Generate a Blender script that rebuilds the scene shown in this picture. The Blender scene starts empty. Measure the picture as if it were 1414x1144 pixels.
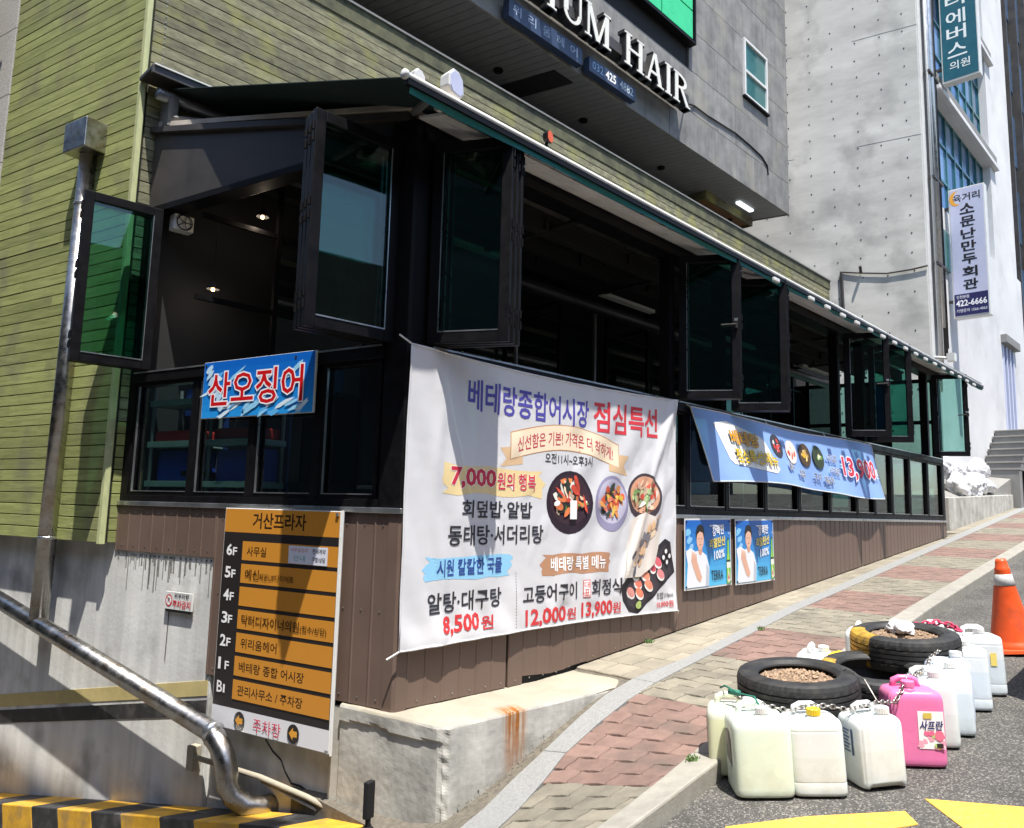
import bpy, bmesh, math, random
from mathutils import Vector, Matrix, geometry
random.seed(7)
sc = bpy.context.scene
COL = sc.collection
# ------------------------------------------------------------------ camera, world, sun
FPX = 1044.76
P, RO, YA = math.radians(7.15), math.radians(1.436), math.radians(45.685)
fw = Vector((math.sin(YA)*math.cos(P), math.cos(YA)*math.cos(P), math.sin(P)))
r0 = Vector((math.cos(YA), -math.sin(YA), 0)); u0 = r0.cross(fw)
rt = r0*math.cos(RO)+u0*math.sin(RO); up = -r0*math.sin(RO)+u0*math.cos(RO)
cam = bpy.data.cameras.new('camera'); camo = bpy.data.objects.new('camera', cam); COL.objects.link(camo)
camo.matrix_world = Matrix(((rt.x, up.x, -fw.x, 0), (rt.y, up.y, -fw.y, 0), (rt.z, up.z, -fw.z, 0), (0, 0, 0, 1)))
cam.sensor_fit = 'HORIZONTAL'; cam.sensor_width = 36; cam.lens = 36*FPX/1414; cam.clip_start = .05; cam.clip_end = 400
sc.camera = camo
SD = Vector((.18, .315, -1)).normalized()
w = bpy.data.worlds.new('World'); sc.world = w; w.use_nodes = True
nt = w.node_tree; bg = nt.nodes['Background']
sky = nt.nodes.new('ShaderNodeTexSky'); sky.sky_type = 'NISHITA'; sky.sun_disc = False
sky.sun_elevation = math.asin(-SD.z); sky.sun_rotation = math.atan2(-SD.x, -SD.y)
sky.air_density = 1.0; sky.dust_density = 1.2
nt.links.new(sky.outputs[0], bg.inputs[0]); bg.inputs[1].default_value = .15
sl = bpy.data.lights.new('sun', 'SUN'); sl.energy = 5.0; sl.angle = math.radians(.5); sl.color = (1, .955, .88)
so = bpy.data.objects.new('sun', sl); COL.objects.link(so)
so.rotation_euler = SD.to_track_quat('-Z', 'Y').to_euler()
sc.view_settings.view_transform = 'Standard'; sc.view_settings.look = 'None'
sc.view_settings.exposure = .70; sc.view_settings.gamma = 1; sc.view_settings.use_curve_mapping = False
sc.render.engine = 'CYCLES'
sc.cycles.max_bounces = 8; sc.cycles.transparent_max_bounces = 24; sc.cycles.caustics_reflective = False; sc.cycles.caustics_refractive = False
sc.cycles.use_denoising = True
# ------------------------------------------------------------------ helpers
def lin(c):
    return tuple(((v/255)/12.92 if v/255 <= .04045 else ((v/255+.055)/1.055)**2.4) for v in c)
class MB:
    def __init__(s): s.v = []; s.f = []; s.m = []
    def add(s, vs, fs, m=0):
        n = len(s.v); s.v += [tuple(v) for v in vs]; s.f += [tuple(i+n for i in f) for f in fs]; s.m += [m]*len(fs); return s
    def box(s, a, b, m=0):
        x0, y0, z0 = a; x1, y1, z1 = b
        return s.add([(x0,y0,z0),(x1,y0,z0),(x1,y1,z0),(x0,y1,z0),(x0,y0,z1),(x1,y0,z1),(x1,y1,z1),(x0,y1,z1)],
                     [(0,3,2,1),(4,5,6,7),(0,1,5,4),(1,2,6,5),(2,3,7,6),(3,0,4,7)], m)
    def hexa(s, bot, top, m=0):
        n = len(bot)
        return s.add(list(bot)+list(top), [tuple(reversed(range(n))), tuple(range(n, 2*n))]+[(i, (i+1) % n, n+(i+1) % n, n+i) for i in range(n)], m)
    def tube(s, pts, r, n=10, m=0, cap=True, closed=False):
        pts = [Vector(p) for p in pts]; k = len(pts); rings = []; a = None
        rr = r if isinstance(r, (list, tuple)) else [r]*k
        for i, p in enumerate(pts):
            if closed: d = (pts[(i+1) % k]-pts[i-1])
            else:
                d = Vector((0, 0, 0))
                if i < k-1: d += (pts[i+1]-p).normalized()
                if i > 0: d += (p-pts[i-1]).normalized()
            if d.length < 1e-6: d = Vector((0, 0, 1))
            d.normalize()
            if a is None: a = d.orthogonal()
            a = a-d*a.dot(d); a.normalize(); b = d.cross(a)
            rings.append([p+(a*math.cos(t*math.tau/n)+b*math.sin(t*math.tau/n))*rr[i] for t in range(n)])
        vs = [v for R_ in rings for v in R_]; fs = []
        for i in range(k if closed else k-1):
            j = (i+1) % k
            for t in range(n): fs.append((i*n+t, i*n+(t+1) % n, j*n+(t+1) % n, j*n+t))
        if cap and not closed: fs += [tuple(reversed(range(n))), tuple(range((k-1)*n, k*n))]
        return s.add(vs, fs, m)
    def lathe(s, prof, n=24, m=0, c=(0, 0, 0)):
        vs = [(c[0]+r*math.cos(t*math.tau/n), c[1]+r*math.sin(t*math.tau/n), c[2]+z) for r, z in prof for t in range(n)]; fs = []
        for i in range(len(prof)-1):
            for t in range(n): fs.append((i*n+t, i*n+(t+1) % n, (i+1)*n+(t+1) % n, (i+1)*n+t))
        return s.add(vs, fs, m)
    def build(s, name, mats, parent=None, smooth=False, bevel=0, mat4=None, fix=True):
        me = bpy.data.meshes.new(name); me.from_pydata(s.v, [], s.f)
        for m in (mats if isinstance(mats, (list, tuple)) else [mats]): me.materials.append(m)
        me.polygons.foreach_set('material_index', s.m)
        if fix:
            bm = bmesh.new(); bm.from_mesh(me); bmesh.ops.recalc_face_normals(bm, faces=bm.faces); bm.to_mesh(me); bm.free()
        if smooth: me.polygons.foreach_set('use_smooth', [True]*len(me.polygons))
        me.update()
        return link(name, me, parent, bevel)
def link(name, me, parent=None, bevel=0):
    o = bpy.data.objects.new(name, me); COL.objects.link(o)
    if parent: o.parent = parent
    if bevel:
        b = o.modifiers.new('bevel', 'BEVEL'); b.width = bevel; b.segments = 2; b.limit_method = 'ANGLE'; b.angle_limit = math.radians(40)
    return o
def thing(name, label, cat, loc=(0, 0, 0), rz=0, group=None):
    o = bpy.data.objects.new(name, None); COL.objects.link(o); o.location = loc; o.rotation_euler = (0, 0, rz)
    o.empty_display_size = .1
    o['label'] = label; o['category'] = cat
    if group: o['group'] = group
    return o
def tag(o, label, cat, group=None):
    o['label'] = label; o['category'] = cat
    if group: o['group'] = group
    return o
def struct(o): o['kind'] = 'structure'; return o
def stuff(o): o['kind'] = 'stuff'; return o
# ------------------------------------------------------------------ materials
def N(nt, t, **k):
    n = nt.nodes.new(t)
    for a, b in k.items(): setattr(n, a, b)
    return n
def mat(name, col, rough=.6, metal=0, var=.12, scale=6, bump=0, bscale=40, stretch=(1, 1, 1), col2=None, rand=0, spec=.5, sss=0, streak=0, world=False, stain=None, coat=0):
    m = bpy.data.materials.new(name); m.use_nodes = True; t = m.node_tree; L = t.links
    b = t.nodes['Principled BSDF']; b.inputs['Roughness'].default_value = rough; b.inputs['Metallic'].default_value = metal
    b.inputs['Specular IOR Level'].default_value = spec
    if coat: b.inputs['Coat Weight'].default_value = coat; b.inputs['Coat Roughness'].default_value = .1
    if sss: b.inputs['Subsurface Weight'].default_value = sss; b.inputs['Subsurface Radius'].default_value = (.06, .06, .05); b.inputs['Subsurface Scale'].default_value = .5
    tc = N(t, 'ShaderNodeTexCoord')
    src = tc.outputs['Object']
    if world:
        g = N(t, 'ShaderNodeNewGeometry'); src = g.outputs['Position']
    oi = N(t, 'ShaderNodeObjectInfo')
    ad = N(t, 'ShaderNodeVectorMath', operation='MULTIPLY_ADD')
    L.new(src, ad.inputs[0]); ad.inputs[1].default_value = stretch
    off = N(t, 'ShaderNodeVectorMath', operation='SCALE'); off.inputs[3].default_value = 0 if world else 17.3
    cb = N(t, 'ShaderNodeCombineXYZ'); L.new(oi.outputs['Random'], cb.inputs[0]); L.new(oi.outputs['Random'], cb.inputs[1]); L.new(cb.outputs[0], off.inputs[0])
    L.new(off.outputs[0], ad.inputs[2])
    n1 = N(t, 'ShaderNodeTexNoise'); n1.inputs['Scale'].default_value = scale; n1.inputs['Detail'].default_value = 6; n1.inputs['Roughness'].default_value = .65
    L.new(ad.outputs[0], n1.inputs['Vector'])
    cr = N(t, 'ShaderNodeValToRGB'); e = cr.color_ramp.elements
    c = Vector(col); c2 = Vector(col2) if col2 else c*(1+var*1.5)
    e[0].position = .3; e[0].color = (*(c*(1-var)), 1); e[1].position = .7; e[1].color = (*c2, 1)
    L.new(n1.outputs['Fac'], cr.inputs[0]); out = cr.outputs[0]
    def mul(a, facsock, lo, hi):
        mr = N(t, 'ShaderNodeMapRange'); L.new(facsock, mr.inputs[0]); mr.inputs[1].default_value = 0; mr.inputs[2].default_value = 1; mr.inputs[3].default_value = lo; mr.inputs[4].default_value = hi
        s_ = N(t, 'ShaderNodeVectorMath', operation='SCALE'); L.new(a, s_.inputs[0]); L.new(mr.outputs[0], s_.inputs[3]); return s_.outputs[0]
    if rand: out = mul(out, oi.outputs['Random'], 1-rand, 1+rand)
    if streak:
        n2 = N(t, 'ShaderNodeTexNoise'); n2.inputs['Scale'].default_value = 1; n2.inputs['Detail'].default_value = 4
        a2 = N(t, 'ShaderNodeVectorMath', operation='MULTIPLY'); L.new(src, a2.inputs[0]); a2.inputs[1].default_value = (9, 9, .7); L.new(a2.outputs[0], n2.inputs['Vector'])
        mr = N(t, 'ShaderNodeMapRange'); L.new(n2.outputs['Fac'], mr.inputs[0]); mr.inputs[1].default_value = .38; mr.inputs[2].default_value = .62
        mr.inputs[3].default_value = 1-streak; mr.inputs[4].default_value = 1.04
        s_ = N(t, 'ShaderNodeVectorMath', operation='SCALE'); L.new(out, s_.inputs[0]); L.new(mr.outputs[0], s_.inputs[3]); out = s_.outputs[0]
    if stain:
        n3 = N(t, 'ShaderNodeTexNoise'); n3.inputs['Scale'].default_value = stain[1]; n3.inputs['Detail'].default_value = 8; L.new(src, n3.inputs['Vector'])
        mr = N(t, 'ShaderNodeMapRange'); L.new(n3.outputs['Fac'], mr.inputs[0]); mr.inputs[1].default_value = .52; mr.inputs[2].default_value = .7
        mr.inputs[3].default_value = 0; mr.inputs[4].default_value = stain[2]
        mx = N(t, 'ShaderNodeMix', data_type='RGBA'); L.new(mr.outputs[0], mx.inputs[0]); L.new(out, mx.inputs[6]); mx.inputs[7].default_value = (*stain[0], 1); out = mx.outputs[2]
    L.new(out, b.inputs['Base Color'])
    rr = N(t, 'ShaderNodeMapRange'); L.new(n1.outputs['Fac'], rr.inputs[0]); rr.inputs[1].default_value = .3; rr.inputs[2].default_value = .7
    rr.inputs[3].default_value = max(.02, rough-.08); rr.inputs[4].default_value = min(1, rough+.1); L.new(rr.outputs[0], b.inputs['Roughness'])
    if bump:
        n4 = N(t, 'ShaderNodeTexNoise'); n4.inputs['Scale'].default_value = bscale; n4.inputs['Detail'].default_value = 5; L.new(ad.outputs[0], n4.inputs['Vector'])
        bp = N(t, 'ShaderNodeBump'); bp.inputs['Strength'].default_value = 1; bp.inputs['Distance'].default_value = bump; L.new(n4.outputs['Fac'], bp.inputs['Height']); L.new(bp.outputs[0], b.inputs['Normal'])
    return m
def glassmat(name, tint, rough=.0, refl=1.0):
    m = bpy.data.materials.new(name); m.use_nodes = True; t = m.node_tree; L = t.links
    t.nodes.remove(t.nodes['Principled BSDF']); o = t.nodes['Material Output']
    tr = N(t, 'ShaderNodeBsdfTransparent'); tr.inputs[0].default_value = (*tint, 1)
    gl = N(t, 'ShaderNodeBsdfGlossy'); gl.inputs['Roughness'].default_value = rough; gl.inputs[0].default_value = (1, 1, 1, 1)
    fr = N(t, 'ShaderNodeFresnel'); ge = N(t, 'ShaderNodeNewGeometry'); io = N(t, 'ShaderNodeMapRange'); L.new(ge.outputs['Backfacing'], io.inputs[0]); io.inputs[3].default_value = 1.5; io.inputs[4].default_value = 1/1.5; L.new(io.outputs[0], fr.inputs[0])
    ml = N(t, 'ShaderNodeMath', operation='MULTIPLY'); ml.inputs[1].default_value = refl; L.new(fr.outputs[0], ml.inputs[0])
    mx = N(t, 'ShaderNodeMixShader'); L.new(ml.outputs[0], mx.inputs[0]); L.new(tr.outputs[0], mx.inputs[1]); L.new(gl.outputs[0], mx.inputs[2])
    L.new(mx.outputs[0], o.inputs[0]); return m
def printmat(name, rough=.55, spec=.4, trans=0):
    m = bpy.data.materials.new(name); m.use_nodes = True; t = m.node_tree; b = t.nodes['Principled BSDF']
    a = N(t, 'ShaderNodeAttribute', attribute_name='Col'); t.links.new(a.outputs[0], b.inputs['Base Color'])
    b.inputs['Roughness'].default_value = rough; b.inputs['Specular IOR Level'].default_value = spec
    return m
def emis(name, col, st):
    m = bpy.data.materials.new(name); m.use_nodes = True; b = m.node_tree.nodes['Principled BSDF']
    b.inputs['Base Color'].default_value = (*col, 1); b.inputs['Emission Color'].default_value = (*col, 1); b.inputs['Emission Strength'].default_value = st; return m
M = {}
M['wood'] = mat('weathered_green_wood', (.24, .27, .082), .8, var=.16, scale=2.5, bump=.002, bscale=18, stretch=(1.2, 1.2, 14), rand=.18, col2=(.35, .375, .135), stain=((.17, .16, .10), 2.2, .7))
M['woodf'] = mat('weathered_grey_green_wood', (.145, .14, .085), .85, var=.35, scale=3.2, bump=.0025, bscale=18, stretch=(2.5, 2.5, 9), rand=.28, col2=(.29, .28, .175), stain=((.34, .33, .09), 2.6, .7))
M['flash'] = mat('dull_flashing', (.20, .20, .19), .6)
M['trimw'] = mat('pale_green_trim', (.42, .45, .23), .7, var=.15, scale=8, stretch=(4, 4, 1))
M['brown'] = mat('brown_painted_steel', lin((108, 90, 80)), .42, var=.06, scale=3, rand=.04, bump=.0004, bscale=6)
M['black'] = mat('black_window_frame', (.0055, .005, .006), .45, var=.25, scale=12, spec=.16)
M['black2'] = mat('black_gasket', (.006, .006, .007), .7)
M['alu'] = mat('aluminium', (.55, .56, .57), .3, .9, var=.1)
M['steel'] = mat('stainless_steel', (.40, .385, .36), .3, 1.0, var=.2, scale=14, stain=((.33, .22, .12), 7, .5))
M['greysheet'] = mat('grey_steel_sheet', (.050, .045, .043), .5, 0, var=.25, scale=3)
M['glass'] = glassmat('green_tinted_glass', (.58, .80, .75), refl=1.3)
M['glass2'] = glassmat('dark_window_glass', (.62, .74, .72), refl=1.2)
M['conc'] = mat('painted_concrete', (.70, .70, .675), .85, var=.08, scale=2.2, bump=.0015, bscale=30, streak=.16, stain=((.16, .16, .145), 2.6, .55), world=True)
M['ledge'] = mat('rough_concrete', (.46, .45, .41), .9, var=.22, scale=3.5, bump=.0016, bscale=30, streak=.15, stain=((.17, .165, .14), 3.2, .6), world=True)
def rustify(m):
    t = m.node_tree; L = t.links; b = t.nodes['Principled BSDF']; src = b.inputs['Base Color'].links[0].from_socket
    g = N(t, 'ShaderNodeNewGeometry'); sp = N(t, 'ShaderNodeSeparateXYZ'); L.new(g.outputs['Position'], sp.inputs[0])
    n = N(t, 'ShaderNodeTexNoise'); n.inputs['Scale'].default_value = 1; n.inputs['Detail'].default_value = 5
    a = N(t, 'ShaderNodeVectorMath', operation='MULTIPLY'); L.new(g.outputs['Position'], a.inputs[0]); a.inputs[1].default_value = (42, 8, 3.2); L.new(a.outputs[0], n.inputs['Vector'])
    d = N(t, 'ShaderNodeMath', operation='SUBTRACT'); L.new(sp.outputs[0], d.inputs[0]); d.inputs[1].default_value = 3.335
    ab = N(t, 'ShaderNodeMath', operation='ABSOLUTE'); L.new(d.outputs[0], ab.inputs[0])
    mr = N(t, 'ShaderNodeMapRange'); L.new(ab.outputs[0], mr.inputs[0]); mr.inputs[1].default_value = .05; mr.inputs[2].default_value = .115; mr.inputs[3].default_value = 1; mr.inputs[4].default_value = 0
    my = N(t, 'ShaderNodeMapRange'); L.new(sp.outputs[1], my.inputs[0]); my.inputs[1].default_value = 3.22; my.inputs[2].default_value = 3.30; my.inputs[3].default_value = 1; my.inputs[4].default_value = 0
    mz = N(t, 'ShaderNodeMapRange'); L.new(sp.outputs[2], mz.inputs[0]); mz.inputs[1].default_value = -1.55; mz.inputs[2].default_value = -1.25; mz.inputs[3].default_value = .25; mz.inputs[4].default_value = 1
    m1 = N(t, 'ShaderNodeMath', operation='MULTIPLY'); L.new(mr.outputs[0], m1.inputs[0]); L.new(my.outputs[0], m1.inputs[1])
    m2 = N(t, 'ShaderNodeMath', operation='MULTIPLY'); L.new(m1.outputs[0], m2.inputs[0]); L.new(mz.outputs[0], m2.inputs[1])
    nr = N(t, 'ShaderNodeMapRange'); L.new(n.outputs[0], nr.inputs[0]); nr.inputs[1].default_value = .26; nr.inputs[2].default_value = .52
    m3 = N(t, 'ShaderNodeMath', operation='MULTIPLY'); L.new(m2.outputs[0], m3.inputs[0]); L.new(nr.outputs[0], m3.inputs[1])
    cr = N(t, 'ShaderNodeValToRGB'); cr.color_ramp.elements[0].color = (.46, .26, .09, 1); cr.color_ramp.elements[1].color = (.30, .105, .015, 1); L.new(nr.outputs[0], cr.inputs[0])
    mx = N(t, 'ShaderNodeMix', data_type='RGBA'); L.new(m3.outputs[0], mx.inputs[0]); L.new(src, mx.inputs[6]); L.new(cr.outputs[0], mx.inputs[7]); L.new(mx.outputs[2], b.inputs['Base Color'])
rustify(M['ledge'])
M['ledgetop'] = mat('cement_topping', (.37, .335, .26), .9, var=.14, scale=3.5, bump=.002, bscale=30, world=True)
rustify(M['ledgetop'])
M['fair'] = mat('fair_faced_concrete', (.52, .515, .49), .85, var=.2, scale=.9, bump=.001, bscale=20, world=True, stretch=(.5, .5, 1.6), stain=((.30, .30, .29), 1.3, .7))
M['white'] = mat('white_render', (.66, .66, .66), .85, var=.06, scale=.8, bump=.002, bscale=14, world=True, stain=((.5, .5, .49), 1.2, .5))
M['stone'] = mat('grey_stone_panel', (.215, .208, .198), .7, var=.3, scale=2.8, bump=.0008, bscale=60, streak=.12, rand=.1, stain=((.34, .315, .25), 1.6, .55))
M['soffit'] = mat('grey_soffit_strip', (.20, .205, .21), .5, var=.1)
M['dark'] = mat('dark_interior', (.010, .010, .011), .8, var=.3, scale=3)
M['dark3'] = mat('dark_metal_cladding', (.045, .047, .052), .4, .3, var=.3, scale=1)
M['roofp'] = mat('grey_brown_roof_panel', (.50, .45, .39), .7, var=.3, scale=2)
M['eave'] = mat('pale_grey_eave_panel', (.90, .91, .94), .35, 0, var=.12, scale=5)
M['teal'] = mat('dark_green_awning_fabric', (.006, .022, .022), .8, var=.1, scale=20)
M['asph'] = None
M['paver_red'] = mat('red_paver', (.205, .132, .108), .9, var=.18, scale=9, bump=.002, bscale=70, rand=.14, stain=((.10, .085, .07), 3.5, .55))
M['paver_tan'] = mat('tan_paver', (.215, .195, .15), .9, var=.16, scale=9, bump=.002, bscale=70, rand=.14, stain=((.10, .09, .075), 3.5, .5))
M['slab'] = mat('worn_beige_paver', (.29, .26, .20), .92, var=.16, scale=5, bump=.002, bscale=60, rand=.1, stain=((.14, .125, .10), 2.5, .5))
M['granite'] = mat('grey_granite', (.25, .252, .245), .8, var=.2, scale=70, bump=.0008, bscale=120)
M['kerb'] = mat('concrete_kerb', (.30, .285, .245), .9, var=.12, scale=10, bump=.0015, bscale=80, rand=.05, stain=((.24, .235, .2), 6, .5))
M['mortar'] = mat('sandy_joint_fill', (.13, .115, .09), .95, var=.3, scale=30, world=True)
M['paint_y'] = mat('road_yellow_paint', (.78, .42, .06), .7, var=.12, scale=18, bump=.001, bscale=90, world=True, stain=((.3, .23, .12), 35, .55))
M['kerb_y'] = mat('yellow_kerb_paint', (.62, .34, .03), .6, var=.18, scale=9, bump=.001, bscale=50, world=True, stain=((.26, .18, .09), 7, .6))
M['kerb_k'] = mat('black_kerb_paint', (.03, .03, .031), .6, var=.5, scale=9, bump=.001, bscale=50, world=True, stain=((.14, .13, .12), 9, .4))
M['bandy'] = mat('faded_yellow_band_paint', (.52, .43, .19), .8, var=.12, scale=6, world=True)
M['rust'] = mat('rust_stain', (.30, .13, .035), .9, var=.5, scale=12, col2=(.45, .3, .16), stretch=(4, 4, .6), world=True)
M['rubber'] = mat('tyre_rubber', (.022, .022, .022), .62, var=.35, scale=12, stain=((.07, .065, .055), 9, .5))
M['tyre_y'] = mat('yellow_paint_on_tyre', (.42, .25, .03), .6, var=.25, scale=20, stain=((.1, .07, .03), 18, .7))
M['gravel'] = mat('brown_gravel', (.30, .21, .14), .95, var=.3, scale=30, bump=.003, bscale=90, rand=.4)
M['pl_w'] = mat('milky_plastic', (.79, .83, .82), .28, var=.03, sss=.45, scale=4)
M['pl_g'] = mat('greenish_milky_plastic', (.78, .85, .76), .28, var=.04, sss=.4, scale=4)
M['pl_y'] = mat('yellowish_milky_plastic', (.78, .80, .66), .3, var=.05, sss=.4, scale=4)
M['pl_b'] = mat('bluish_milky_plastic', (.66, .73, .85), .3, var=.04, sss=.35, scale=4)
M['pl_lb'] = mat('pale_blue_plastic', (.77, .81, .83), .3, var=.04, sss=.35, scale=4)
def liquid(m, z, lo, grime=.22):
    t = m.node_tree; L = t.links; b = t.nodes['Principled BSDF']; src = b.inputs['Base Color'].links[0].from_socket
    tc = N(t, 'ShaderNodeTexCoord'); sp = N(t, 'ShaderNodeSeparateXYZ'); L.new(tc.outputs['Object'], sp.inputs[0])
    mr = N(t, 'ShaderNodeMapRange'); L.new(sp.outputs[2], mr.inputs[0]); mr.inputs[1].default_value = z-.004; mr.inputs[2].default_value = z+.004; mr.inputs[3].default_value = 1; mr.inputs[4].default_value = 0
    mx = N(t, 'ShaderNodeMix', data_type='RGBA'); L.new(mr.outputs[0], mx.inputs[0]); L.new(src, mx.inputs[6])
    sc_ = N(t, 'ShaderNodeMix', data_type='RGBA', blend_type='MULTIPLY'); sc_.inputs[0].default_value = 1; L.new(src, sc_.inputs[6]); sc_.inputs[7].default_value = (*lo, 1); L.new(sc_.outputs[2], mx.inputs[7])
    n = N(t, 'ShaderNodeTexNoise'); n.inputs['Scale'].default_value = 14; n.inputs['Detail'].default_value = 8; L.new(tc.outputs['Object'], n.inputs['Vector'])
    ad = N(t, 'ShaderNodeMath', operation='SUBTRACT'); L.new(n.outputs[0], ad.inputs[0]); zz = N(t, 'ShaderNodeMath', operation='MULTIPLY'); L.new(sp.outputs[2], zz.inputs[0]); zz.inputs[1].default_value = 1.6; L.new(zz.outputs[0], ad.inputs[1])
    g = N(t, 'ShaderNodeMapRange'); L.new(ad.outputs[0], g.inputs[0]); g.inputs[1].default_value = .30; g.inputs[2].default_value = .62; g.inputs[3].default_value = 0; g.inputs[4].default_value = grime
    m3 = N(t, 'ShaderNodeMix', data_type='RGBA'); L.new(g.outputs[0], m3.inputs[0]); L.new(mx.outputs[2], m3.inputs[6]); m3.inputs[7].default_value = (.30, .27, .20, 1); L.new(m3.outputs[2], b.inputs['Base Color'])
liquid(M['pl_g'], .29, (.96, .99, .92)); liquid(M['pl_y'], .27, (.96, .94, .78)); liquid(M['pl_w'], .17, (.93, .94, .92)); liquid(M['pl_b'], .25, (.90, .94, 1)); liquid(M['pl_lb'], .22, (.88, .93, .97))
M['pink'] = mat('pink_plastic', (.80, .20, .42), .3, var=.05, sss=.15, scale=4)
M['capw'] = mat('white_cap_plastic', (.78, .78, .76), .35, var=.03)
M['capy'] = mat('yellow_cap_plastic', (.80, .55, .03), .35, var=.05)
M['chain'] = mat('galvanised_chain', (.42, .40, .37), .35, .9, var=.3, scale=60, stain=((.2, .1, .05), 30, .6))
M['orange'] = mat('orange_cone_plastic', (.78, .10, .02), .42, var=.08, scale=10, stain=((.33, .07, .04), 7, .6))
M['reflw'] = mat('white_reflective_band', (.62, .62, .6), .3, var=.1, scale=30)
M['bag'] = mat('white_plastic_bag', (.60, .60, .61), .28, var=.08, scale=9, bump=.012, bscale=9, sss=.1, stain=((.45, .33, .3), 5, .35))
M['tealsign'] = mat('teal_sign_face', lin((18, 92, 110)), .4, var=.04)
M['lilac'] = mat('lilac_sign_face', lin((196, 200, 226)), .4, var=.03)
M['signedge'] = mat('white_sign_casing', (.7, .7, .68), .45, var=.05)
M['blueglass'] = mat('blue_curtain_glass', (.10, .22, .42), .08, .55, var=.25, scale=.5, spec=.8)
M['blueglass2'] = mat('pale_blue_curtain_glass', (.22, .36, .55), .1, .5, var=.2, scale=.5, spec=.8)
M['greenfilm'] = mat('green_window_film', lin((62, 208, 140)), .3, var=.05, spec=.5)
M['tealpane'] = mat('teal_window_glass', (.06, .2, .2), .06, .3, var=.2, scale=1)
M['navy'] = mat('navy_sign_board', (.035, .055, .11), .4, var=.1)
M['letter'] = mat('cream_letter_face', (.80, .78, .70), .4, var=.04)
M['letterside'] = mat('black_letter_side', (.02, .02, .022), .4)
M['bluep'] = mat('blue_plastic_crate', (.02, .06, .45), .4)
M['redp'] = mat('red_cloth', (.5, .02, .02), .7)
M['pole'] = mat('grey_pole', (.5, .5, .5), .35, .8)
M['shelf'] = mat('grey_green_shelf', (.42, .52, .5), .4, .3)
M['terr'] = mat('terrace_cement', (.25, .245, .23), .9, var=.15, scale=2, bump=.002, bscale=40, world=True)
M['step'] = mat('grey_step_stone', (.22, .22, .215), .85, var=.15, scale=3, bump=.001, world=True)
M['printm'] = printmat('printed_ink'); M['printgloss'] = printmat('printed_vinyl', .3, .5)
# translucent cloth
def cloth(name, col, tr=.25):
    m = bpy.data.materials.new(name); m.use_nodes = True; t = m.node_tree; L = t.links
    b = t.nodes['Principled BSDF']; b.inputs['Base Color'].default_value = (*col, 1); b.inputs['Roughness'].default_value = .55
    tl = N(t, 'ShaderNodeBsdfTranslucent'); tl.inputs[0].default_value = (*col, 1)
    n = N(t, 'ShaderNodeTexNoise'); n.inputs['Scale'].default_value = 5; tc = N(t, 'ShaderNodeTexCoord'); L.new(tc.outputs['Object'], n.inputs['Vector'])
    bp = N(t, 'ShaderNodeBump'); bp.inputs['Distance'].default_value = .006; L.new(n.outputs[0], bp.inputs['Height']); L.new(bp.outputs[0], b.inputs['Normal'])
    mx = N(t, 'ShaderNodeMixShader'); mx.inputs[0].default_value = tr; L.new(b.outputs[0], mx.inputs[1]); L.new(tl.outputs[0], mx.inputs[2]); L.new(mx.outputs[0], t.nodes['Material Output'].inputs[0]); return m
M['bannerw'] = cloth('white_banner_cloth', (.78, .78, .80), .12)
M['bannerb'] = cloth('blue_banner_cloth', lin((150, 186, 246)), .12)
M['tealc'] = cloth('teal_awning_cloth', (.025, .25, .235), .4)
# asphalt
def asphalt():
    m = bpy.data.materials.new('asphalt'); m.use_nodes = True; t = m.node_tree; L = t.links; b = t.nodes['Principled BSDF']; b.inputs['Roughness'].default_value = .85
    g = N(t, 'ShaderNodeNewGeometry')
    v = N(t, 'ShaderNodeTexVoronoi'); v.inputs['Scale'].default_value = 135; L.new(g.outputs['Position'], v.inputs['Vector'])
    n = N(t, 'ShaderNodeTexNoise'); n.inputs['Scale'].default_value = 2.2; n.inputs['Detail'].default_value = 9; L.new(g.outputs['Position'], n.inputs['Vector'])
    c1 = N(t, 'ShaderNodeValToRGB'); e = c1.color_ramp.elements; e[0].position = 0; e[0].color = (.055, .052, .048, 1); e[1].position = 1; e[1].color = (.26, .245, .215, 1)
    x = c1.color_ramp.elements.new(.72); x.color = (.095, .09, .082, 1)
    sp = N(t, 'ShaderNodeSeparateColor'); L.new(v.outputs['Color'], sp.inputs[0]); L.new(sp.outputs[0], c1.inputs[0])
    mr = N(t, 'ShaderNodeMapRange'); L.new(n.outputs['Fac'], mr.inputs[0]); mr.inputs[1].default_value = .3; mr.inputs[2].default_value = .7; mr.inputs[3].default_value = .72; mr.inputs[4].default_value = 1.25
    s = N(t, 'ShaderNodeVectorMath', operation='SCALE'); L.new(c1.outputs[0], s.inputs[0]); L.new(mr.outputs[0], s.inputs[3]); L.new(s.outputs[0], b.inputs['Base Color'])
    bp = N(t, 'ShaderNodeBump'); bp.inputs['Distance'].default_value = .004; L.new(v.outputs['Distance'], bp.inputs['Height']); bp.invert = True; L.new(bp.outputs[0], b.inputs['Normal']); return m
M['asph'] = asphalt()
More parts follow.
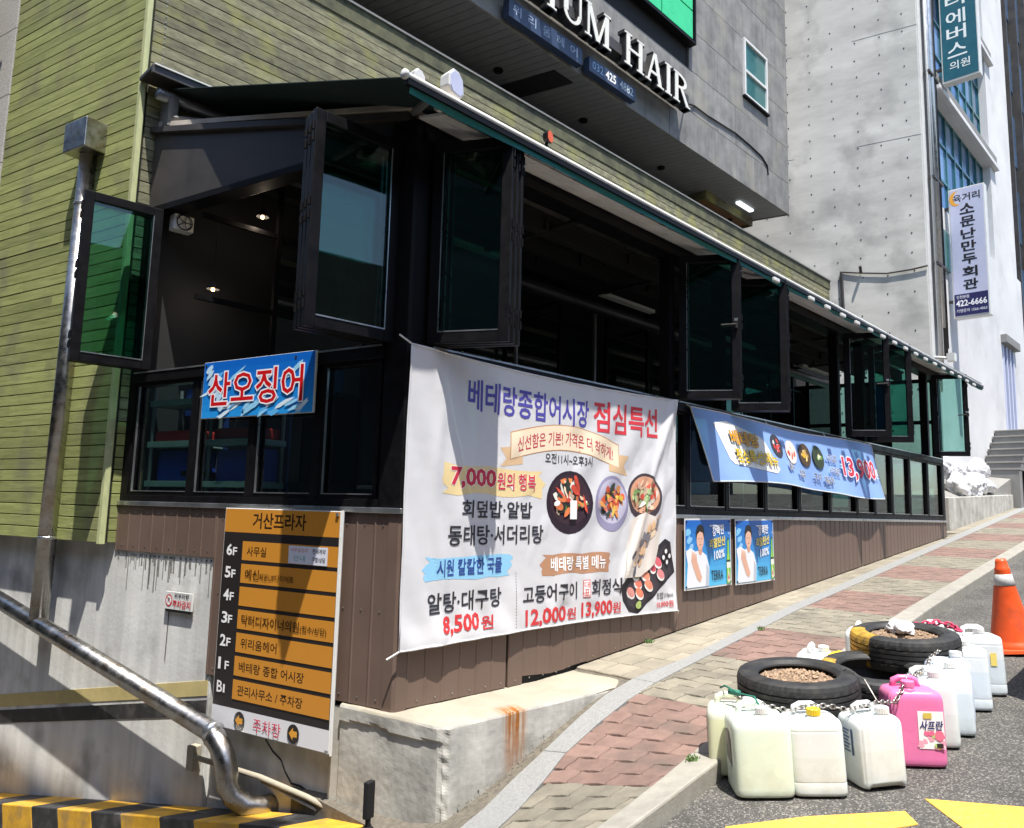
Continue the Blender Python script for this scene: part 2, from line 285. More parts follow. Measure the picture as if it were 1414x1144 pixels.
# ------------------------------------------------------------------ printing on surfaces
_ts = bpy.data.scenes.new('lettering_work'); _tc = bpy.data.curves.new('lettering', 'FONT'); _to = bpy.data.objects.new('lettering_source', _tc); _ts.collection.objects.link(_to); TXC = {}
def textmesh(s, bold=0, res=2, extrude=0):
    _tc.space_character = 1
    _tc.body = s; _tc.size = 1; _tc.offset = bold*(.85 if s and all(c in '0123456789,.-F' for c in s) else .5); _tc.resolution_u = res; _tc.extrude = extrude
    key = (s, round(bold, 4))
    if key in TXC: return TXC[key]
    _ts.view_layers[0].update(); dg = _ts.view_layers[0].depsgraph; dg.update()
    me = bpy.data.meshes.new_from_object(_to.evaluated_get(dg), depsgraph=dg)
    V = [tuple(v.co) for v in me.vertices]; F = [tuple(p.vertices) for p in me.polygons]; bpy.data.meshes.remove(me); TXC[key] = (V, F); return V, F
class Print:
    def __init__(s, mp, fine=0): s.mp = mp; s.v = []; s.f = []; s.c = []; s.off = .0012; s.fine = fine; s.step = .0003 if fine else .00016
    def _split(s, V, F, sub):
        V = list(V); out = []; st = []
        for f in F:
            for k in range(1, len(f)-1): st.append((f[0], f[k], f[k+1]))
        mid = {}
        while st:
            a, b, c = st.pop(); L_ = sorted([(math.dist(V[a], V[b]), a, b, c), (math.dist(V[b], V[c]), b, c, a), (math.dist(V[c], V[a]), c, a, b)], reverse=True)
            d, i, j, k = L_[0]
            if d > sub and len(out) < 9000:
                e = (min(i, j), max(i, j))
                if e not in mid: V.append(((V[i][0]+V[j][0])/2, (V[i][1]+V[j][1])/2)); mid[e] = len(V)-1
                m = mid[e]; st += [(i, m, k), (m, j, k)]
            else: out.append((a, b, c))
        return V, out
    def _add(s, V, F, col):
        s.off += s.step
        if s.fine: V, F = s._split(V, F, s.fine)
        n = len(s.v); s.v += [tuple(s.mp(x, y, s.off)) for x, y in V]; s.f += [tuple(i+n for i in f) for f in F]; s.c += [(*lin(col), 1)]*len(F)
    def poly(s, pts, col, sub=.08):
        tri = geometry.tessellate_polygon([[Vector((x, y, 0)) for x, y in pts]]); V = [tuple(p) for p in pts]; F = []
        st = [tuple(t) for t in tri]
        while st:
            a, b, c = st.pop(); L_ = [(math.dist(V[a], V[b]), a, b, c), (math.dist(V[b], V[c]), b, c, a), (math.dist(V[c], V[a]), c, a, b)]; L_.sort(reverse=True)
            d, i, j, k = L_[0]
            if d > sub and len(F) < 6000:
                V.append(((V[i][0]+V[j][0])/2, (V[i][1]+V[j][1])/2)); m = len(V)-1; st += [(i, m, k), (m, j, k)]
            else: F.append((a, b, c))
        s._add(V, F, col)
    def rect(s, x0, y0, x1, y1, col, sub=.08): s.poly([(x0, y0), (x1, y0), (x1, y1), (x0, y1)], col, sub)
    def ell(s, cx, cy, rx, ry, col, rot=0, n=20, wob=0, sub=.08):
        pts = []
        for i in range(n):
            a = i*math.tau/n; k = 1+wob*random.uniform(-1, 1); x = rx*k*math.cos(a); y = ry*k*math.sin(a)
            pts.append((cx+x*math.cos(rot)-y*math.sin(rot), cy+x*math.sin(rot)+y*math.cos(rot)))
        s.poly(pts, col, sub)
    def brush(s, x0, y0, x1, y1, col):
        pts = []; k = 7
        for i in range(k+1): pts.append((x0+(x1-x0)*i/k, y0+random.uniform(0, .12)*(y1-y0)))
        for i in range(k): pts.append((x1-random.uniform(-.05, .07)*(x1-x0)*(i % 2), y0+(y1-y0)*(i+.5)/k))
        for i in range(k+1): pts.append((x1-(x1-x0)*i/k, y1-random.uniform(0, .12)*(y1-y0)))
        for i in range(k): pts.append((x0+random.uniform(-.05, .07)*(x1-x0)*(i % 2), y1-(y1-y0)*(i+.5)/k))
        s.poly(pts, col)
    def text(s, t, x, y, h, col, w=None, bold=.0, shear=0, rot=0, outline=None, ow=.03, center=False):
        for k, (c, b) in enumerate(([(outline, bold+ow)] if outline else [])+[(col, bold)]):
            if k == 1 and s.step == 0: s.off += .0005
            V, F = textmesh(t, b)
            if not V: return
            V0, _ = textmesh(t, 0) if k == 0 else (s._v0, 0)
            s._v0 = V0
            xs = [v[0] for v in V0]; ys = [v[1] for v in V0]; mx, Mx, my, My = min(xs), max(xs), min(ys), max(ys)
            sy = h/(My-my); sx = w/(Mx-mx) if w else sy
            P_ = []
            for v in V:
                px = (v[0]-mx)*sx; py = (v[1]-my)*sy; px += shear*py
                if center: px -= (Mx-mx)*sx/2
                P_.append((x+px*math.cos(rot)-py*math.sin(rot), y+px*math.sin(rot)+py*math.cos(rot)))
            s._add(P_, F, c)
    def build(s, name, parent, m='printm'):
        me = bpy.data.meshes.new(name); me.from_pydata(s.v, [], s.f); me.materials.append(M[m])
        a = me.color_attributes.new('Col', 'FLOAT_COLOR', 'CORNER'); d = []
        for f, c in zip(s.f, s.c): d += list(c)*len(f)
        a.data.foreach_set('color', d); me.update(); return link(name, me, parent)
def flatmap(u, v, o): return (u, -o, v)
# ------------------------------------------------------------------ ground
def S(t): t = max(0, min(1, t)); return t*t*(3-2*t)
def h(X, y): return -1.517+.0893*X-.40*S((4.5-X)/2.0)*max(0, min(1.1, (y-1.9)/1.3))
LB = math.radians(-13.37); LD = Vector((math.sin(LB), math.cos(LB), 0)); RZL = -math.radians(76.63)
def hroad(X, y):
    z = -1.617+.0893*X if X < 26 else -1.617+.0893*26+.03*(X-26)
    if X < -8: z = -1.617-.0893*8
    # the mouth of the basement ramp at the left
    yl = 1.0+max(0, (2.5-X))*0
    c = S((2.60-X)/.05)*S((y-1.2)/.5)
    s_ = (y-3.6)/.973
    zr = min(-2.22-.17*max(s_, -2.5), -1.85)
    return z*(1-c)+zr*c
def curve(tab, X):
    for (a, ya), (c, yc) in zip(tab, tab[1:]):
        if X <= c or c == tab[-1][0]: return ya+(yc-ya)*(X-a)/(c-a)
KO = [(2.6, 1.90), (3.3, 1.96), (7.87, 2.20), (12.6, 2.32), (30, 2.7)]
KI = [(2.6, 2.07), (3.66, 2.17), (7.75, 2.37), (13.8, 2.52), (30, 2.95)]
SO = [(2.6, 2.63), (3.5, 2.90), (4.4, 2.92), (7.15, 3.14), (19.8, 3.58), (30, 3.9)]
SI = [(2.6, 2.90), (3.17, 3.03), (4.05, 3.10), (5.06, 3.08), (7.15, 3.27), (19.8, 3.75), (30, 4.1)]
xs = [-60, -30, -15, -8, -4, -2, -1, 0, .5, 1, 1.5, 2, 2.2, 2.4, 2.5, 2.54, 2.57, 2.59, 2.61, 2.7]+[3, 3.5, 4, 5, 6, 7, 8, 10, 12, 14, 16, 18, 20, 23, 26, 30, 40, 60, 100]
ys = [-60, -30, -15, -8, -4, -2, -1, 0, .5, 1, 1.3, 1.5, 1.65, 1.8, 1.95, 2.1, 2.3, 2.6, 3, 4, 5, 6, 7, 8, 10, 14, 20, 40, 80]
b = MB(); nx = len(xs)
dys = [-62, -32, -17, -10, -6, -4, -3, -2.3, -1.8, -1.4, -1.1, -.85, -.65, -.5, -.4, -.3, -.2, -.1, 0, .06, .12, .2, .4, .8, 1.2, 2, 3, 5, 8, 15, 40, 80]
def kox(x): return 1.90 if x < 2.6 else (2.32+(min(x, 30)-12.6)*.0218 if x > 12.6 else curve(KO, x))
def rz_(x, d):
    y = kox(x)+d; z = hroad(x, y)
    return (x, y, z-.9 if (d > .1 and x > 2.58 and y < 60) else z)
ys = dys
b.add([rz_(x, d) for d in dys for x in xs], [(j*nx+i, j*nx+i+1, (j+1)*nx+i+1, (j+1)*nx+i) for j in range(len(ys)-1) for i in range(nx-1)])
struct(b.build('road', M['asph'], smooth=False))
# base body of the pavement
b = MB(); X = 2.62; st = []
while X < 30: st.append(X); X += .2 if X < 6 else .6
def prow(a):
    y0 = curve(KO, a)+.02; return [y0+(4.5-y0)*i/14 for i in range(15)]
V_ = [(a, y, h(a, y)-.016) for a in st for y in prow(a)]; nV = len(V_); V_ += [(x, y, z-.5) for x, y, z in V_]
F_ = [(i*15+j, (i+1)*15+j, (i+1)*15+j+1, i*15+j+1) for i in range(len(st)-1) for j in range(14)]
F_ += [(j+1, j, nV+j, nV+j+1) for j in range(14)]+[(i*15, (i+1)*15, nV+(i+1)*15, nV+i*15) for i in range(len(st)-1)]
b.add(V_, F_)
pav = struct(b.build('pavement', M['mortar'], fix=False))
def paver_ring(x0, x1, y0, y1, amp):
    pts = []; n = 5
    def wav(t): return amp*math.sin(t*math.tau)
    for i in range(n): t = i/n; pts.append((x0+(x1-x0)*t, y0+wav(t)*.6))
    for i in range(n): t = i/n; pts.append((x1+wav(t), y0+(y1-y0)*t))
    for i in range(n): t = i/n; pts.append((x1-(x1-x0)*t, y1+wav(1-t)*.6))
    for i in range(n): t = i/n; pts.append((x0+wav(1-t), y1-(y1-y0)*t))
    return pts
def paver(x0, x1, y0, y1, ylo, yhi, m, amp=.010, mbs=None, dz=0, name='paver'):
    g = .0025; pts = paver_ring(x0+g, x1-g, y0+g, y1-g, amp)
    pts = [(x, max(ylo(x), min(yhi(x), y))) for x, y in pts]
    if max(p[1] for p in pts)-min(p[1] for p in pts) < .03: return None
    cx = sum(p[0] for p in pts)/len(pts); cy = sum(p[1] for p in pts)/len(pts)
    dz += random.uniform(-.0015, .0015); tx = random.uniform(-.006, .006)
    tb = [(x, y, h(x, y)+dz-.006+tx*(x-cx)) for x, y in pts]; tt = [(cx+(x-cx)*.97, cy+(y-cy)*.975, h(x, y)+dz+tx*(x-cx)) for x, y in pts]
    bt = [(x, y, h(x, y)-.03) for x, y in pts]
    q = mbs if mbs is not None else MB(); n = len(pts)
    q.add(bt+tb+tt, [(i, (i+1) % n, n+(i+1) % n, n+i) for i in range(n)]+[(n+i, n+(i+1) % n, 2*n+(i+1) % n, 2*n+i) for i in range(n)]+[tuple(range(2*n, 3*n))])
    if mbs is None:
        o = q.build(name, m, pav, fix=False); return o
far = {'r': MB(), 't': MB(), 's': MB()}
X = 2.66; k = 0; cnt = 0
while X < 29:
    red = ((X-3.16+.02) % 2.08) < 1.04-.06
    if X < 3.14: red = False
    y = 1.9+(.125 if k % 2 else 0)
    while y < 3.9:
        lo = lambda x: curve(KI, x)-.01; hi = lambda x: curve(SO, x)+.01
        if y+.25 > lo(X) and y < hi(X):
            near = X < 9.2 and cnt < 250
            if near:
                if paver(X, X+.13, y, y+.25, lo, hi, M['paver_red' if red else 'paver_tan']): cnt += 1
            else: paver(X, X+.13, y, y+.25, lo, hi, None, mbs=far['r' if red else 't'])
        y += .25
    X += .13; k += 1
X = 4.42; k = 0; cnt2 = 0
while X < 14.5:
    y = 3.0+(.1 if k % 2 else 0)
    while y < 3.6:
        lo = lambda x: curve(SI, x)-.01; hi = lambda x: 3.62
        near = X < 8 and cnt2 < 48
        if near:
            if paver(X, X+.26, y, y+.2, lo, hi, M['slab'], .006, name='beige_paver'): cnt2 += 1
        else: paver(X, X+.26, y, y+.2, lo, hi, None, .006, mbs=far['s'])
        y += .2
    X += .26; k += 1
X = 14.5
while X < 29:
    y = 3.0
    while y < 4.0:
        paver(X, X+.26, y, y+.2, lambda x: curve(SI, x)-.01, lambda x: 4.1, None, .006, mbs=far['s']); y += .2
    X += .26
for kk, mm in (('r', 'paver_red'), ('t', 'paver_tan'), ('s', 'slab')): stuff(far[kk].build('far_pavers', M[mm], pav, fix=False))
def strip_seg(a, c, lo, hi, dz, m, name, drop=.03, bev=.006):
    n = max(1, int((c-a)/.25)); b = MB()
    xs_ = [a+(c-a)*i/n for i in range(n+1)]
    V = []
    for x in xs_:
        y0, y1 = curve(lo, x), curve(hi, x)
        V += [(x, y0, h(x, y0)-drop), (x, y0, h(x, y0)+dz), (x, y1, h(x, y1)+dz), (x, y1, h(x, y1)-drop)]
    F = []
    for i in range(n):
        for j in range(4): F.append((i*4+j, i*4+(j+1) % 4, (i+1)*4+(j+1) % 4, (i+1)*4+j))
    F += [(0, 1, 2, 3), (n*4+3, n*4+2, n*4+1, n*4)]
    b.add(V, F); return b.build(name, m, pav, bevel=bev)
X = 2.62; L_ = [.85, .9, .95, 1.0]
while X < 28: strip_seg(X+.004, X+.996, KO, KI, .006, M['kerb'], 'kerb_stone', .16, .012); X += 1.0
X = 2.62
while X < 28:
    e = X+(.84 if X < 3 else .95); strip_seg(X+.003, e-.003, SO, SI, .008, M['granite'], 'granite_strip', .03, .004); X = e
# painted road arrow
def ground_sheet(pts, m, name, dz=.004):
    b = MB(); b.add([(x, y, hroad(x, y)+dz) for x, y in pts]+[(x, y, hroad(x, y)-.004) for x, y in pts], [tuple(range(len(pts)))]+[(i, (i+1) % len(pts), len(pts)+(i+1) % len(pts), len(pts)+i) for i in range(len(pts))])
    o = b.build(name, m, fix=True); return o
yt = thing('road_marking', 'yellow painted arrow and bar on the asphalt before the plastic cans', 'road marking', (0, 0, 0))
o = ground_sheet([(3.94, 1.16), (3.75, .96), (3.60, .80), (4.12, .60), (4.30, .60), (4.12, .81)], M['paint_y'], 'arrow_head'); o.parent = yt
o = ground_sheet([(3.14, 1.72), (3.44, 1.50), (3.76, 1.19), (3.67, 1.11), (3.30, 1.36), (2.95, 1.62)], M['paint_y'], 'painted_bar'); o.parent = yt
# ------------------------------------------------------------------ concrete base walls (left)
bw = thing('concrete_wall', 'pale stained concrete wall with yellow and black stripes under the green boards', 'wall', (2.77, 3.6, 0), RZL)
# local x = -s ; outward = -y
b = MB(); b.box((-6.5, 0.0, -3.3), (-1.58, .35, -.30)); b.build('wall', M['conc'], bw, bevel=.006)
b = MB(); b.box((-1.58, .035, -3.3), (-.03, .35, -1.20)); b.build('recessed_wall', M['conc'], bw, bevel=.01)
def sband(z0, t, m, name):
    q = MB(); f = lambda s: -1.20-.176*(s-1.58)+z0
    q.hexa([(-6.5, -.004, f(6.5)-t), (-1.60, -.004, f(1.6)-t), (-1.60, -.004, f(1.6)), (-6.5, -.004, f(6.5))], [(-6.5, .01, f(6.5)-t), (-1.60, .01, f(1.6)-t), (-1.60, .01, f(1.6)), (-6.5, .01, f(6.5))]); q.build(name, m, bw)
sband(0, .10, M['bandy'], 'yellow_stripe'); sband(-.128, .105, M['kerb_k'], 'black_stripe')
# dirty drip streaks below the cladding, real thin crusts
b = MB()
for i in range(60):
    x = random.uniform(-2.75, -1.62); l = random.uniform(.03, .32)*(1 if random.random() < .4 else .35); z = -.405
    wd = random.uniform(.004, .014); b.box((x, -.003, z-l), (x+wd, .004, z))
stuff(b.build('drip_streaks', mat('grime_streak', (.20, .20, .185), .95, world=True, var=.3), bw))
b = MB()
pts = [(-1.05, -1.50), (-.98, -1.56), (-.9, -1.60), (-.86, -1.66), (-.8, -1.72), (-.72, -1.72), (-.62, -1.75), (-.5, -1.77), (-.42, -1.80), (-.36, -1.86)]
for (a, za), (c, zc) in zip(pts, pts[1:]): b.hexa([(a, .032, za-.006), (c, .032, zc-.006), (c, .032, zc+.006), (a, .032, za+.006)], [(a, .04, za-.006), (c, .04, zc-.006), (c, .04, zc+.006), (a, .04, za+.006)])
b.build('crack', M['black2'], bw)
# drain
# projecting ledge block at the corner
lb = thing('concrete_ledge', 'weathered concrete ledge with a rusty drip stain under the brown cladding corner', 'ledge', (0, 0, 0))
C0 = Vector((2.81, 3.17)); ldx = Vector((LD.x, LD.y))
def wob(a=.006): return random.uniform(-a, a)
top = -1.172
from mathutils import noise
FR = [(2.665, 3.955), (2.69, 3.8), (2.80, 3.19), (2.825, 3.172), (3.2, 3.165), (3.6, 3.16), (4.05, 3.15), (4.5, 3.12), (4.62, 3.16)]
def ledge_pt(t, z):
    L_ = [0]
    for a, c_ in zip(FR, FR[1:]): L_.append(L_[-1]+math.dist(a, c_))
    d = t*L_[-1]
    for k in range(len(FR)-1):
        if d <= L_[k+1]+1e-9: break
    f = (d-L_[k])/(L_[k+1]-L_[k]); x = FR[k][0]+(FR[k+1][0]-FR[k][0])*f; y = FR[k][1]+(FR[k+1][1]-FR[k][1])*f
    nx_, ny_ = (FR[k+1][1]-FR[k][1]), -(FR[k+1][0]-FR[k][0]); l = math.hypot(nx_, ny_); nx_, ny_ = nx_/l, ny_/l
    if nx_ > 0 and k < 3: nx_, ny_ = -nx_, -ny_
    if k >= 3 and ny_ > 0: nx_, ny_ = -nx_, -ny_
    v = Vector((x*2.2, y*2.2, z*2.2)); o = .003*noise.noise(v)+.0015*noise.noise(v*3.3)+.0012*noise.noise(v*14)
    lip = -1.26+.035*noise.noise(Vector((x*5, y*5, 3)))
    if k < 2: o += .012*S((z-lip)/.006)
    if abs(x-2.81) < .03 and abs(y-3.18) < .03: o -= .012+.012*noise.noise(v*9)
    if z > top-.012: o -= .006
    return (x+nx_*o, y+ny_*o, z)
nt_, nz_ = 130, 70; V_ = []; 
for j in range(nz_+1):
    z = top-(j/nz_)*1.0
    for i in range(nt_+1): V_.append(ledge_pt(i/nt_, z))
b = MB(); b.add(V_, [(j*(nt_+1)+i, (j+1)*(nt_+1)+i, (j+1)*(nt_+1)+i+1, j*(nt_+1)+i+1) for j in range(nz_) for i in range(nt_)])
lg = b.build('block', M['ledge'], lb, fix=False)
b = MB(); b.hexa([(2.66, 4.05, -2.6), (2.87, 3.24, -2.6), (4.5, 3.22, -2.6), (4.58, 3.66, -2.6)], [(2.66, 4.05, top-.02), (2.87, 3.24, top-.02), (4.5, 3.22, top-.02), (4.58, 3.66, top-.02)]); b.build('core', M['ledge'], lb)
V_ = []; ns_ = 14
for i in range(nt_+1):
    a = ledge_pt(i/nt_, top-.02); e = (a[0]+.02, a[1]+.0, 0)
    x1 = 2.76+(4.62-2.76)*max(0, (i/nt_-.2)/.8); bb = (max(x1, a[0]+.06), 3.66 if i/nt_ > .25 else max(3.66, a[1]+.02))
    for j in range(ns_+1):
        f = j/ns_; x = a[0]+(bb[0]-a[0])*f; y = a[1]+(bb[1]-a[1])*f
        V_.append((x, y, top+.006*S(f*8)-.012*(1-S(f*8))+.004*noise.noise(Vector((x*6, y*6, 0)))+(.02*S((x-3.9)/.5))))
b = MB(); b.add(V_, [(i*(ns_+1)+j, (i+1)*(ns_+1)+j, (i+1)*(ns_+1)+j+1, i*(ns_+1)+j+1) for i in range(nt_) for j in range(ns_)])
b.build('cement_topping', M['ledgetop'], lb, smooth=True)
b = MB(); random.seed(12)
for i in range(60):
    t = random.random(); x = 2.83+t*.85; y0 = 3.13-.0; z = h(x, 3.1)+.005; r = random.uniform(.003, .009)
    a = [Vector((random.uniform(.5, 1)*r*sx, random.uniform(.5, 1)*r*sy, random.uniform(.3, .8)*r*sz)) for sx, sy, sz in ((1, 0, 0), (-1, 0, 0), (0, 1, 0), (0, -1, 0), (0, 0, 1), (0, 0, -1))]; c_ = Vector((x+wob(.02), y0+wob(.035), z))
    b.add([c_+v for v in a], [(0, 2, 4), (2, 1, 4), (1, 3, 4), (3, 0, 4), (2, 0, 5), (1, 2, 5), (3, 1, 5), (0, 3, 5)])
stuff(b.build('mortar_rubble', M['mortar'], lb))
# striped kerb of the ramp
kb = thing('striped_kerb', 'low yellow and black striped kerb at the foot of the concrete wall', 'kerb', (2.77, 3.6, 0), RZL)
kt = lambda s: -1.745-.166*s
s = -.02; i = 0
while s < 6.4:
    wd = .40 if i % 2 == 0 else .33; sk = .16
    q = MB(); e = s+wd
    q.hexa([(-e, -.004, kt(e)-.6), (-e-sk*0, -.30, kt(e)-.6), (-s, -.30, kt(s)-.6), (-s, -.004, kt(s)-.6)][::-1],
           [(-e, -.004, kt(e)), (-e-sk, -.30, kt(e)), (-s-sk, -.30, kt(s)), (-s, -.004, kt(s))][::-1])
    q.build('painted_stripe', M['kerb_y' if i % 2 == 0 else 'kerb_k'], kb, bevel=.008); s = e; i += 1
q = MB(); q.box((.022, -.25, -1.95), (.07, -.20, -1.70)); q.box((.028, -.25, -1.66), (.062, -.19, -1.47)); q.tube([(.045, -.22, -2.2), (.045, -.22, -1.6)], .016, 8)
tag(q.build('gate_stop', M['black2'], bevel=.006), 'small black gate stop at the corner end of the striped kerb', 'gate stop').matrix_world = Matrix.Translation((2.77, 3.6, 0)) @ Matrix.Rotation(RZL, 4, 'Z')
# steel pipes
pp = thing('steel_downpipe', 'shiny steel downpipe with square box head on the green boards', 'pipe', (2.77, 3.6, 0), RZL)
# vertical at s=3.5
q = MB(); q.tube([(-3.47, -.16, -1.02), (-3.41, -.16, 2.93)], .068, 20); q.build('pipe', M['steel'], pp, smooth=True)
q = MB(); q.box((-3.56, -.30, 2.88), (-3.24, .0, 3.14)); q.build('head_box', M['steel'], pp, bevel=.008)
for z in (-.32, 2.45): q = MB(); q.lathe([(.071, -.012), (.074, -.008), (.074, .008), (.071, .012)], 20, c=(-3.46 if z < 0 else -3.42, -.16, z)); q.box((-3.48, -.10, z-.012), (-3.43, .0, z+.012)); q.build('pipe_clamp', M['alu'], pp)
dp = thing('drain_pipe', 'sloping steel drain pipe ending in a rusty elbow at the striped kerb', 'pipe', (2.77, 3.6, 0), RZL)
q = MB(); q.tube([(-6.5, -.17, -.33), (-3.48, -.17, -.985), (-1.30, -.17, -1.455)], .064, 20); q.build('pipe', M['steel'], dp, smooth=True)
q = MB(); ar = []
for i in range(9):
    a = i/8; ar.append((-1.30+.16*math.sin(a*1.35), -.17, -1.455-.02-.22*a**1.4))
ar += [(-1.13, -.17, -1.74), (-1.10, -.15, -1.80), (-1.04, -.10, -1.86), (-.98, -.02, -1.88), (-.96, .06, -1.88)]
q.tube(ar, .068, 20); q.build('elbow', M['steel'], dp, smooth=True)
q = MB(); q.tube([(-1.325, -.17, -1.449), (-1.285, -.17, -1.458)], .071, 20); q.build('joint_collar', M['alu'], dp, smooth=True)
wp = thing('cable_conduit', 'cream conduit fixed low on the cracked wall beside the elbow', 'conduit', (2.77, 3.6, 0), RZL)
q = MB(); q.tube([(-1.62, -.05, -1.69), (-1.0, -.04, -1.70), (-.6, -.03, -1.74), (-.2, -.03, -1.80), (-.03, -.03, -1.84)], .018, 8); q.build('conduit', M['ledgetop'], wp, smooth=True)
q = MB(); q.tube([(-1.0, -.02, -1.73), (-.5, -.02, -1.80), (-.1, -.02, -1.86)], .012, 8); q.build('cable', M['ledge'], wp, smooth=True)
q = MB(); q.box((-1.68, -.07, -1.78), (-1.61, -.003, -1.62)); q.build('end_box', M['ledgetop'], wp, bevel=.008)
# ------------------------------------------------------------------ wooden building
wb = thing('wooden_building', 'building clad in weathered yellow green boards behind the dark restaurant windows', 'building', (2.03, 6.3, 0), 0)
b = MB(); b.hexa([(.12, .05, -3), (14.27, .05, -3), (12.4, 8, -3), (-1.75, 8, -3)], [(.12, .05, 5.1), (14.27, .05, 5.1), (12.4, 8, 5.1), (-1.75, 8, 5.1)]); cw = b.build('core_wall', M['dark'], wb)
cl = bpy.data.objects.new('left_core', None)
PIT = .0938; rz = RZL
for k in range(58):
    z0 = -.335+k*PIT; q = MB(); tl = random.uniform(-.0015, .0015)
    cuts = [2.19] if k % 5 else [2.19]
    x0 = -2.19; jx = []
    xj_ = -1.1+.5*math.sin(k*2.1) if k % 2 else -.036
    if k % 2:
        q2 = MB(); q2.box((x0, -.022+tl*1.8, z0+.004), (xj_-.003, 0, z0+PIT-.004)); o2 = q2.build('plank', M['wood'], wb, bevel=.002); o2.rotation_euler = (0, 0, RZL); x0 = xj_
    q.box((x0, -.022+tl, z0+.004), (-.036, 0, z0+PIT-.004)); o = q.build('plank', M['wood'], wb, bevel=.002); o.rotation_euler = (0, 0, RZL)
q = MB(); q.box((-6.5, .135, -3.3), (-.02, .6, 5.1)); o = q.build('inner_wall', M['dark'], wb); o.rotation_euler = (0, 0, RZL)
q = MB(); q.box((-2.19, .001, -.33), (-.01, .133, 5.1)); o = q.build('batten_wall', M['dark'], wb); o.rotation_euler = (0, 0, RZL)
q = MB(); q.hexa([(-.04, -.034, -.345), (.0, -.034, -.345), (.018, .0, -.345), (-.02, .03, -.345)], [(-.04, -.034, 5.1), (.0, -.034, 5.1), (.018, .0, 5.1), (-.02, .03, 5.1)]); o = q.build('corner_trim', M['trimw'], wb, bevel=.004); o.rotation_euler = (0, 0, RZL)
npl = 0
for k in range(58):
    z0 = -.335+k*PIT
    if z0 < 3.0:
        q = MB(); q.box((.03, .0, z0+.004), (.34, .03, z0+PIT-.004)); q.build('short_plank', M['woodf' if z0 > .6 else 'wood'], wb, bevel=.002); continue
    xj = .03; first = True
    while xj < 14.26:
        e = xj+random.uniform(2.2, 4.4)
        if e > 13.2: e = 14.26
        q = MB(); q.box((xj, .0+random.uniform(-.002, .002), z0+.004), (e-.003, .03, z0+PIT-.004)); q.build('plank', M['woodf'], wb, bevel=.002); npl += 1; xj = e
q = MB(); q.box((.0, -.03, 5.115), (14.30, .35, 5.14)); q.build('top_flashing', M['flash'], wb)
q = MB(); q.box((.04, -.010, 4.93), (14.28, .05, 5.11)); q.build('top_board', mat('dark_top_board', (.06, .065, .045), .9, var=.5, scale=4, col2=(.16, .16, .09)), wb)  # darker strip along the top of the boards, below the flashing
q = MB()
for k in range(58):
    z0 = -.335+k*PIT
    if z0 > 3.1:
        for dz in (.02, .07): q.lathe([(0, .001), (.005, .0), (.005, -.006)], 6, c=(0, 0, 0)) if False else q.box((.115, -.004, z0+dz), (.123, .002, z0+dz+.008))
q.build('nail_heads', M['pole'], wb)
# granite pier and dark slanted panel at the far left
gp = thing('granite_pier', 'speckled pale granite pier at the left edge beside the green boards', 'pier', (2.03, 6.3, 0), RZL)
q = MB()
q.build  # noqa
for k in range(8): q = MB(); q.box((-3.1, -.03, -.3+k*.7), (-2.20, .25, .394+k*.7)); q.build('granite_block', mat('speckled_granite', (.42, .40, .37), .8, var=.25, scale=60, bump=.001, bscale=60) if k == 0 else bpy.data.materials['speckled_granite'], gp, bevel=.003)
q = MB(); q.hexa([(-5.5, -.36, 2.2), (-2.70, -.36, 2.2), (-2.70, -.30, 2.2), (-5.5, -.30, 2.2)], [(-5.5, -.36, 5.4), (-2.12, -.36, 5.4), (-2.12, -.30, 5.4), (-5.5, -.30, 5.4)])
tag(q.build('dark_slant_panel', M['dark3']), 'dark slanting panel at the top left corner', 'canopy').matrix_world = Matrix.Translation((2.03, 6.3, 0)) @ Matrix.Rotation(RZL, 4, 'Z')
# ------------------------------------------------------------------ restaurant
re = thing('restaurant', 'glazed restaurant front with black folding windows open above brown steel cladding', 'building', (2.77, 3.6, 0), 0)
def RB(a, b_, name, m, bev=0, parent=re):   # box in front-facade coordinates
    q = MB(); q.box(a, b_); return q.build(name, m, parent, bevel=bev)
def RL(a, b_, name, m, bev=0, parent=re):   # box in left-facade coordinates
    q = MB(); q.box(a, b_); o = q.build(name, m, parent, bevel=bev); o.rotation_euler = (0, 0, RZL); return o
LEN = 11.09; LS = 2.78
# cladding panels, front
def fbot(x): return max(-1.160, h(x+2.77, 3.6)+.012)
x = .075; pit = .1385; i = 0
panel_me = {}
def panel(x, x1, zb0, zb1, zt, rib=True, parent=re, left=False):
    # flat pan with a raised seam at its left edge
    q = MB(); r = .010
    prof = [(x, 0), (x, -.012), (x+.008, -.016), (x+.014, -.016), (x+.020, -.012), (x1-.001, -.012), (x1-.001, 0)]
    zb = lambda xx: zb0+(zb1-zb0)*(xx-x)/(x1-x)
    q.hexa([(a, c, zb(a)) for a, c in prof], [(a, c, zt) for a, c in prof])
    o = q.build('cladding_panel', M['brown'], parent, fix=True)
    if left: o.rotation_euler = (0, 0, RZL)
    return o
while x < LEN-.03:
    x1 = min(x+pit, LEN-.02); zb0, zb1 = fbot(x), fbot(x1); gap = .93 <= x < 1.68
    panel(x, x1, (zb0+.05*(1-(x-.93)/.75)+.01 if gap else zb0), (zb1+.05*(1-(x1-.93)/.75)+.01 if gap else zb1), -.045)
    x = x1
    if abs(x-.906) < .02: x += .02
x = -1.62
while x < -.075:
    x1 = min(x+.143, -.07); panel(x, x1, -1.160, -1.160, -.045, left=True); x = x1
x = -LS
while x < -1.63:
    x1 = min(x+.143, -1.622); panel(x, x1, -.385, -.385, -.045, left=True); x = x1
